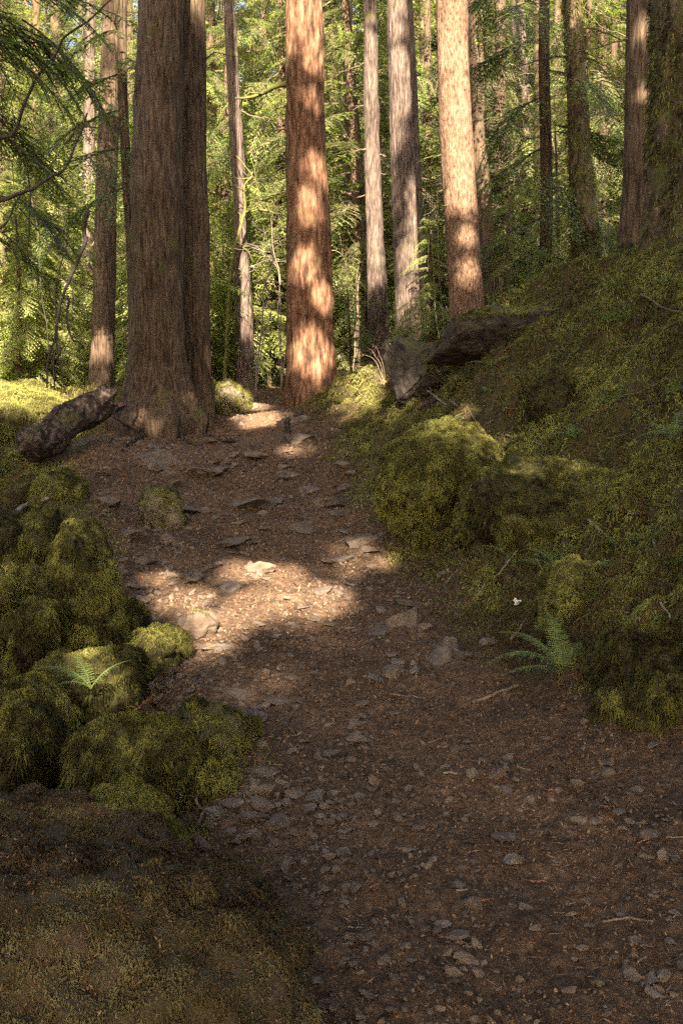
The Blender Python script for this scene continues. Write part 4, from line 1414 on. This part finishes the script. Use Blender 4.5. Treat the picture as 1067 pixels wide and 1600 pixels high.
# ------------------------------------------------------------------ ferns
def frond_mb(L, npair, plen, arch, az, pitch, curl=0.0, pw=0.16, seed=0):
    """one fern frond from the origin; returns leaf quads and rachis path"""
    r_ = np.random.default_rng(seed)
    t = np.linspace(0, 1, 24)
    ang = pitch - arch * t
    d = np.stack([np.cos(ang), 0 * t, np.sin(ang)], 1)
    p = np.concatenate([[np.zeros(3)], np.cumsum(d[:-1] * (L / 23), 0)])
    p[:, 1] += curl * L * t ** 2
    ca, sa = math.cos(az), math.sin(az)
    Rm = np.array([[ca, -sa, 0], [sa, ca, 0], [0, 0, 1]])
    qs = []
    for k in range(npair):
        f = 0.12 + 0.87 * k / npair
        b0 = np.array([np.interp(f, t, p[:, a]) for a in range(3)])
        dd = np.array([np.interp(f, t, d[:, a]) for a in range(3)])
        dd /= np.linalg.norm(dd)
        up = np.cross(dd, [0, 1, 0])
        l = plen * math.sin(math.pi * min(1, 0.22 + 0.80 * f) ** 0.9) * r_.uniform(.9, 1.08) + plen * 0.06
        for sg in (-1, 1):
            sd = np.array([0, sg, 0]) * 0.95 + dd * 0.3 + up * r_.uniform(-.12, .12) + np.array([0, 0, -.18])
            sd /= np.linalg.norm(sd)
            m = 6
            for i in range(m):
                s0 = i / m
                c_ = b0 + sd * l * s0
                c2 = b0 + sd * l * (s0 + 1.15 / m)
                wd_ = l * pw * (1 - s0 * 0.75)
                qs.append([c_ , c_ * .4 + c2 * .6 - dd * wd_, c2, c_ * .4 + c2 * .6 + dd * wd_])
    return np.array(qs) @ Rm.T, p @ Rm.T


def fern(label, p, fr, mat='fern', name='fern', stem='twig_moss', group=None):
    t = thing(name, label, 'fern', p, group)
    for k, (L, azd, pit, arch, curl) in enumerate(fr):
        q, path = frond_mb(L, max(12, int(L * 70)), L * 0.15, arch, R(azd), R(pit), curl, seed=k)
        mb = MB()
        mb.quads(q)
        mb.tube(path, 0.0035 * np.linspace(1, .3, 24), 4)
        mb.build('frond', M[mat], t, smooth=False)
    return t


pf = hit(878, 1055) + np.array([0, 0, .01])
fern('sword fern with drooping fronds on the foot of the right bank', pf, [(.46, 176, 52, 1.7, .12), (.44, 150, 66, 1.5, .0), (.40, 95, 80, 1.0, .1), (.36, 205, 30, 1.0, -.1), (.30, 50, 60, 1.2, 0)])
fern('withered rust brown fern beneath the green sword fern', pf + np.array([.12, -.10, -.03]), [(.25, 200, 50, 1.8, 0), (.25, 290, 40, 1.6, 0), (.22, 340, 50, 1.6, 0)], 'fern_red')
pf = hit(160, 1128)
fern('small sunlit sword fern among the mossy boulders on the left', pf + np.array([0, -.2, .22]), [(.34, 172, 55, 1.5, 0), (.24, 20, 60, 1.0, 0), (.26, 130, 66, 1.3, 0), (.2, 215, 45, 1.2, 0)])
fern('leafy sprig fern high on the right bank near the giant trunk', hit(985, 505), [(.30, 160, 50, .9, 0), (.28, 100, 65, .8, 0), (.30, 20, 50, 1.0, 0)])
fern('faint fern arching over the mound right of the domed boulder', hit(905, 790), [(.42, 165, 60, 1.6, 0), (.40, 60, 70, 1.2, 0), (.34, 110, 60, 1.2, 0)])
fern('pale drooping fern on the front of the broad low mound', hit(838, 770), [(.30, 190, 35, 1.2, 0), (.26, 230, 30, 1.2, 0)])
fern('bright backlit fern right of the rugged middle trunk', P(568, 612, 14.8), [(.55, 100, 70, 1.0, 0), (.5, 40, 60, 1.0, 0), (.5, 160, 60, 1.0, 0), (.4, 250, 50, 1.0, 0)])
fern('bright fern at the far left under the sunlit boulder', hit(30, 715), [(.35, 90, 60, 1.0, 0), (.35, 20, 50, 1.0, 0), (.35, 170, 50, 1.0, 0), (.3, 300, 40, 1.0, 0)])
fern('rusty dead fern lying on the bank right of the broad mound', hit(900, 812), [(.34, 185, 12, .5, 0), (.30, 160, 20, .6, 0), (.34, 20, 14, .6, 0), (.28, 350, 14, .5, 0)], 'fern_red')
fern('brown dead fern near the right edge of the bank', hit(1000, 805), [(.30, 10, 14, .6, 0), (.30, 150, 14, .6, 0), (.26, 80, 24, .6, 0)], 'fern_red')


def leafy_plant(label, p, n_, h, leaf, mat, seed, spread=0.6):
    r_ = np.random.default_rng(seed)
    t = thing('leafy_plant', label, 'plant', p)
    ql = []
    st = MB()
    for k in range(n_):
        az = r_.uniform(0, 6.28)
        e = np.array([math.cos(az) * h * spread, math.sin(az) * h * spread, h * r_.uniform(.5, 1)])
        pa = wander(np.zeros(3), e, 8, .12, seed + k, -.1)
        st.tube(pa, .0025 * np.linspace(1, .5, 8), 4)
        for i in range(2, 8):
            for sg in (-1, 1):
                a2 = az + sg * r_.uniform(.9, 1.4)
                d = np.array([math.cos(a2), math.sin(a2), r_.uniform(-.1, .35)])
                d /= np.linalg.norm(d)
                w_ = np.cross(d, [0, 0, 1])
                l = leaf * r_.uniform(.7, 1.1)
                up = np.array([0, 0, -.12]) * l
                ql.append([pa[i], pa[i] + d * l * .5 - w_ * l * .26, pa[i] + d * l + up, pa[i] + d * l * .5 + w_ * l * .26])
    st.build('stem', M['twig'], t)
    mb = MB()
    mb.quads(np.array(ql))
    mb.build('foliage', M[mat], t, smooth=False)
    return t


leafy_plant('small bright green leafy plant on the bank above the domed boulder', hit(705, 612), 9, .22, .05, 'fern', 3, .9)
leafy_plant('dark broad leaved sprig in front of the sunlit boulder at the left', hit(60, 668), 6, .3, .12, 'needles_dark', 4, .8)
leafy_plant('low green plant on the left bank below the fallen log', hit(55, 720), 12, .25, .06, 'fern', 5, .9)
leafy_plant('trailing leafy plant on the upper right bank by the edge', hit(1050, 415), 7, .25, .06, 'fern', 6, .9)
leafy_plant('green plant at the left behind the mossy rock', hit(10, 745), 10, .2, .05, 'fern', 8, .9)


# ------------------------------------------------------------------ sticks and twigs
def stick(label, pts, rpx, mat, name='stick', forks=0, lift=0.012, seed=0, cat='stick'):
    H_ = [hit(a, b_) for a, b_ in pts]
    C_ = np.array(H_)
    C_[:, 2] += lift
    k = 18
    tt = np.linspace(0, len(pts) - 1, k)
    pth = np.stack([np.interp(tt, np.arange(len(pts)), C_[:, a]) for a in range(3)], 1)
    r0 = rpx / F * C_[:, 1].mean()
    pth += np.stack([fbm(np.stack([tt * 2.3 + a * 9, tt * 0 + seed, tt * 0], 1), 3, seed) for a in range(3)], 1) * r0 * 1.5
    o_ = C_[0].copy()
    mb = MB()
    mb.tube(pth - o_, r0 * (np.linspace(1.1, .6, k) + .15 * RG.normal(0, 1, k)), 7)
    for j in range(forks):
        i = 4 + j * 4
        e = pth[i] + np.array([random.uniform(-1, 1), random.uniform(-.6, .6), random.uniform(.1, .5)]) * r0 * 16
        mb.tube(wander(pth[i], e, 5, .2, seed + j) - o_, r0 * .5 * np.linspace(1, .4, 5), 5)
    o = mb.build(name, M[mat], None, o_)
    return tag(o, label, cat)


stick('forked pale topped twig curling between the mossy boulder and the stone pile', [(282, 1222), (300, 1235), (308, 1262), (318, 1285), (312, 1305)], 3.2, 'twig', forks=2, seed=1, lift=.03)
stick('curved brown stick lying below the rusty dead fern', [(885, 808), (920, 828), (948, 850)], 2.4, 'twig_pale', seed=2, lift=.03)
stick('thin curved white twig at the right edge of the bank', [(1030, 958), (1044, 975), (1046, 995)], 1.4, 'twig_pale', seed=3, lift=.04)
stick('short pale stick standing in the moss near the right edge', [(1020, 852), (1028, 880)], 2.2, 'twig_pale', seed=4, lift=.03)
stick('straight brown stick on the trail beside the huge corner rock', [(370, 1400), (414, 1400)], 2.6, 'twig_red', seed=5)
stick('brown stick lying across the lower right of the trail', [(940, 1446), (985, 1443), (1020, 1448)], 2.2, 'twig', seed=6)
stick('thin straight pale needle stick at the lower right', [(1040, 1315), (1067, 1314)], 1.2, 'twig_pale', seed=7)
stick('dark stick poking in from the right edge above the grey stone', [(1045, 1352), (1085, 1360)], 4, 'twig_dark', seed=8)
stick('root like stick at the edge of the trail right of the half sunk stones', [(740, 1100), (780, 1085), (810, 1075)], 3, 'twig', seed=9)
stick('reddish broken stick on top of the bank by the rusty fern', [(868, 812), (900, 800), (945, 790)], 3.2, 'twig_red', seed=10, forks=2, lift=.03)
stick('long thin bare twig across the upper bank beside the leafy sprig', [(1000, 470), (1030, 490), (1062, 500)], 1.6, 'twig', seed=11, forks=2, lift=.05)
stick('grey weathered stick low on the left slope below the log', [(12, 812), (50, 795), (74, 788)], 4, 'twig_pale', seed=12, lift=.04)
stick('pale broken branch stub beside the base of the tall mossy boulder', [(55, 1030), (66, 998)], 5, 'twig', seed=13, lift=.1)
stick('thin bare twig arching before the mossy rocks at the left edge', [(0, 958), (30, 945), (60, 930)], 1.6, 'twig', seed=14, lift=.2)
stick('thin twig lying over the upper bank left of the moss lump', [(700, 520), (730, 505), (760, 500)], 1.5, 'twig', seed=15, lift=.03)
stick('little twig in front of the broad low mound', [(790, 688), (830, 700), (850, 703)], 1.6, 'twig_pale', seed=16, lift=.03)
stick('short reddish stick under the fern on the left', [(210, 1130), (230, 1108)], 2, 'twig_red', seed=17, forks=2, lift=.04)
rs = np.random.default_rng(31)
for k in range(46):
    px, py = rs.uniform(420, 1060), rs.uniform(1080, 1590)
    an = rs.uniform(-.5, .5)
    l = rs.uniform(8, 26)
    stick('short thin dead twig lying on the dirt trail', [(px, py), (px + l * math.cos(an), py + l * .6 * math.sin(an))], rs.uniform(.8, 1.7), ['twig', 'twig_red', 'twig_pale', 'twig_dark'][rs.integers(4)], 'twig', seed=50 + k, cat='twig')['group'] = 'thin dead twigs on the dirt trail'
for k in range(36):
    px, py = rs.uniform(640, 1060), rs.uniform(520, 1100)
    an = rs.uniform(-1.2, 1.2)
    l = rs.uniform(12, 36)
    stick('short thin dead twig caught in the moss of the bank', [(px, py), (px + l * math.cos(an), py + l * math.sin(an))], rs.uniform(.6, 1.3), ['twig', 'twig_red', 'twig_pale'][rs.integers(3)], 'twig', seed=150 + k, lift=.025, cat='twig')['group'] = 'thin dead twigs in the moss of the bank'

# white leaf
p = hit(806, 948)
th = np.linspace(0, 2 * math.pi, 15)[:-1]
rr = 0.022 * (1 + 0.35 * np.sin(th * 3 + 1) + 0.2 * np.sin(th * 5))
V = np.stack([np.cos(th) * rr, np.sin(th) * rr * .3, np.sin(th) * rr * 0.9 + 0.004 * np.cos(th * 3)], 1)
V = np.concatenate([V, V + [0, .0015, 0], [[0, -.003, .002]], [[0, .0, .002]]])
T = [(j, (j + 1) % 14, 28) for j in range(14)] + [((j + 1) % 14 + 14, j + 14, 29) for j in range(14)]
o = link('white_leaf', make_mesh('white_leaf', V, [np.array(T)], M['white_leaf']), None, p + np.array([0, -.02, .03]))
tag(o, 'small curled white leaf lying on the right bank', 'leaf')


# bare arching shrubs in the woods
def bare_shrub(label, p, arcs, mat, group=None, forks=7):
    t = thing('bare_shrub', label, 'shrub', p, group)
    for k, (dx, dy, h, r0) in enumerate(arcs):
        tt = np.linspace(0, 1, 22)
        pa = np.stack([dx * tt ** 1.6, dy * tt ** 1.5, h * np.sin(tt * 2.0) / math.sin(min(2.0, 1.57))], 1)
        pa += np.stack([fbm(np.stack([tt * 4 + a * 9, tt * 0 + k * 3.3, tt * 0 + dx], 1), 3, k) for a in range(3)], 1) * 0.07 * h
        pa -= pa[0]
        mb = MB()
        mb.tube(pa, r0 * np.linspace(1, .3, 22), 6)
        for j in range(forks):
            i = random.randrange(6, 21)
            e = pa[i] + np.array([random.uniform(-1, 1), random.uniform(-1, 1), random.uniform(-.4, .8)]) * h * .28
            mb.tube(wander(pa[i], e, 7, .2, k * 9 + j), r0 * .35 * np.linspace(1, .3, 7), 4)
        mb.build('stem', M[mat], t)
    return t


def at_ground(px, Y_):
    q = P(px, 600, Y_)
    return np.array([q[0], Y_, G(np.array([q[0]]), np.array([Y_]))[0]])


bare_shrub('pale arching bare shrub left of the rugged middle trunk', at_ground(400, 17), [(.55, 0, 2.6, .022), (.9, .2, 1.9, .014), (-.3, .3, 2.2, .012)], 'twig_pale')
bare_shrub('fan of dry tan twigs beside the grey boulder', at_ground(600, 13.5), [(-.45, 0, .45, .005), (-.35, .1, .55, .005), (-.55, -.1, .3, .005), (-.2, 0, .6, .004), (-.5, 0, .25, .004)], 'twig', forks=9)
bare_shrub('mossy crooked vine stems between the twin trunk and the rugged one', at_ground(350, 18.5), [(.9, 0, 3.8, .04), (.5, .4, 2.8, .03)], 'twig_moss')
for k, (px, Y_) in enumerate([(20, 19), (110, 22), (430, 22), (550, 20), (690, 19), (820, 20), (880, 19), (950, 17), (60, 26), (340, 24), (0, 23), (85, 17), (210, 21), (440, 18), (520, 24), (560, 21), (655, 22), (700, 23), (770, 17), (850, 23), (910, 22), (1000, 19)]):
    bare_shrub('tangle of thin bare stems among the young conifers', at_ground(px, Y_), [(random.uniform(-1.2, 1.2), random.uniform(-.4, .4), random.uniform(2, 5), random.uniform(.009, .018)) for _ in range(3)],
               ['twig', 'twig_pale', 'twig_dark'][k % 3], 'bare shrubs among the young conifers', forks=9)

# ------------------------------------------------------------------ unseen young conifers added round the viewer to block light from the sides
rs = np.random.default_rng(90)
for k in range(34):
    a_ = rs.uniform(0, 2 * math.pi)
    d_ = rs.uniform(9, 15)
    x, y = d_ * math.cos(a_), 3 + d_ * math.sin(a_)
    if (y > 3 and abs(x) < 0.40 * y + 3.4) or (y < 3 and -4.5 < x < 5.5):
        continue
    hemlock([2, 3, 0][k % 3], x, y, rs.uniform(.7, 1.0), rs.uniform(0, 6.28), 'unseen young conifer added to block light from the side', 'young conifers added outside the view for shade')
# a wall of tall trees closing the woods far behind
for k in range(44):
    Y_ = 50 + rs.uniform(0, 16)
    x = P(-150 + 1370 * (k + rs.random()) / 44, 600, Y_)[0]
    if k in (2, 4, 7, 9, 12, 15, 19, 24, 30):
        continue
    hemlock([0, 2, 1, 2][k % 4], x, Y_, rs.uniform(2.6, 3.6), rs.uniform(0, 6.28), 'tall conifer in the far green wall of the forest', 'tall conifers in the far wall of the forest')

# flakes on the huge corner rock
for ob in [o for o in S.objects if o.name.startswith('foreground_rock')]:
    me = ob.data
    V = np.empty(len(me.vertices) * 3, dtype=np.float32)
    me.vertices.foreach_get('co', V)
    V = V.reshape(-1, 3).astype(float)
    p, nn = tri_sample(V, T5_, 70000)
    k_ = nn[:, 2] > 0.1
    p, nn = p[k_], nn[k_]
    n2_ = nn + RG.normal(0, .5, nn.shape)
    n2_ /= np.linalg.norm(n2_, axis=1)[:, None]
    a_ = np.cross(n2_, RG.normal(0, 1, nn.shape))
    a_ /= np.linalg.norm(a_, axis=1)[:, None]
    b2 = np.cross(n2_, a_)
    L = 0.0045 * (0.4 + 1.5 * RG.random(len(p)) ** 2)[:, None]
    W_ = L * RG.choice([.10, .3], len(p))[:, None]
    p = p + nn * 0.009
    mb = MB()
    mb.quads(np.stack([p - a_ * L, p - b2 * W_, p + a_ * L, p + b2 * W_], 1))
    mb.build('leaf_crumbs', M['litter'], ob, smooth=False)['kind'] = 'stuff'

# ------------------------------------------------------------------ seedlings and little ferns on the banks
def seedling_mesh(seed):
    r_ = np.random.default_rng(seed)
    ql = []
    for k in range(6):
        az = r_.uniform(0, 6.28)
        n_ = 9
        tt = np.linspace(0, 1, n_)
        pa = np.stack([math.cos(az) * tt * .8, math.sin(az) * tt * .8, .9 * tt - .75 * tt ** 2], 1)
        for i in range(1, n_):
            for sg in (-1, 1):
                a2 = az + sg * 1.15
                d = np.array([math.cos(a2), math.sin(a2), r_.uniform(-.2, .3)])
                w_ = np.cross(d, [0, 0, 1])
                l = .26 * math.sin(math.pi * (0.15 + .8 * tt[i])) * r_.uniform(.8, 1.1)
                ql.append([pa[i], pa[i] + d * l * .5 - w_ * l * .2, pa[i] + d * l, pa[i] + d * l * .5 + w_ * l * .2])
        ql.append([pa[0], pa[4] + [0.01, 0, 0], pa[8], pa[4] - [0.01, 0, 0]])
    q = np.array(ql)
    k = len(q)
    return make_mesh('seedling', q.reshape(-1, 3), [np.arange(4 * k).reshape(k, 4)], M['fern'], False, np.repeat(r_.random(k), 4))


SM = [seedling_mesh(i) for i in range(5)]
rs = np.random.default_rng(45)
n_s = 0
while n_s < 150:
    if n_s < 120:
        px, py = rs.uniform(540, 1066), rs.uniform(400, 1080)
    else:
        px, py = rs.uniform(0, 230), rs.uniform(690, 1100)
    p_ = hit(px, py)
    if p_[1] > 14 or moss_mask(p_[:1], p_[1:2])[0] < 0.7:
        continue
    o = link('seedling', SM[n_s % 5], None, p_)
    sc = rs.uniform(.05, .13)
    o.scale = (sc, sc, sc)
    o.rotation_euler = (rs.uniform(-.4, .4), rs.uniform(-.4, .4), rs.uniform(0, 6.28))
    tag(o, 'tiny green leafy seedling growing in the moss of the bank', 'seedling', 'tiny seedlings in the moss')
    n_s += 1


# ------------------------------------------------------------------ more life on the banks: ferns, fallen boughs, roots over the trail
FG = 'little sword ferns scattered over the right bank'
rs = np.random.default_rng(63)
proto_f = None
n_f = 0
while n_f < 16:
    px, py = rs.uniform(620, 1060), rs.uniform(430, 900)
    p_ = hit(px, py)
    if p_[1] > 12 or moss_mask(p_[:1], p_[1:2])[0] < 0.9:
        continue
    if proto_f is None:
        proto_f = fern('little green sword fern half hidden in the moss of the right bank', p_, [(.26, 170, 40, 1.2, 0), (.24, 110, 60, 1.3, 0), (.24, 230, 35, 1.2, .1), (.22, 40, 55, 1.2, 0), (.22, 300, 40, 1.3, 0)], group=FG)
    else:
        r_ = proto_f.copy()
        S.collection.objects.link(r_)
        r_.location = p_ + np.array([0, 0, .05])
        for ch in proto_f.children:
            c = ch.copy()
            S.collection.objects.link(c)
            c.parent = r_
        sc = rs.uniform(.9, 1.5)
        r_.scale = (sc, sc, sc)
        r_.rotation_euler = (rs.uniform(-.3, .3), rs.uniform(-.3, .3), rs.uniform(0, 6.28))
    n_f += 1
for k in range(14):
    px, py = rs.uniform(640, 1050), rs.uniform(480, 1060)
    an = rs.uniform(-1.0, 1.0)
    l = rs.uniform(45, 110)
    stick('long thin dead branch lying on the moss of the right bank', [(px, py), (px + l * math.cos(an) * .5, py + l * math.sin(an) * .45), (px + l * math.cos(an), py + l * math.sin(an))], rs.uniform(1.0, 2.2), ['twig', 'twig_dark', 'twig_pale'][k % 3], 'dead_branch', 4, .03, 300 + k, 'branch')['group'] = 'dead branches on the right bank'
for k, (pl_, r_) in enumerate([([(300, 668), (350, 690), (400, 700)], 5), ([(225, 670), (215, 690), (190, 705)], 5), ([(470, 640), (450, 665), (440, 690)], 5), ([(270, 665), (290, 690), (330, 705)], 4)]):
    stick(['root running from the massive trunk across the upper trail', 'root creeping down left from the massive trunk', 'root of the rugged middle trunk dropping beside the crest', 'short root in front of the massive trunk'][k], pl_, r_, 'bark_dark', 'tree_root', 1, -.005, 400 + k, 'root')
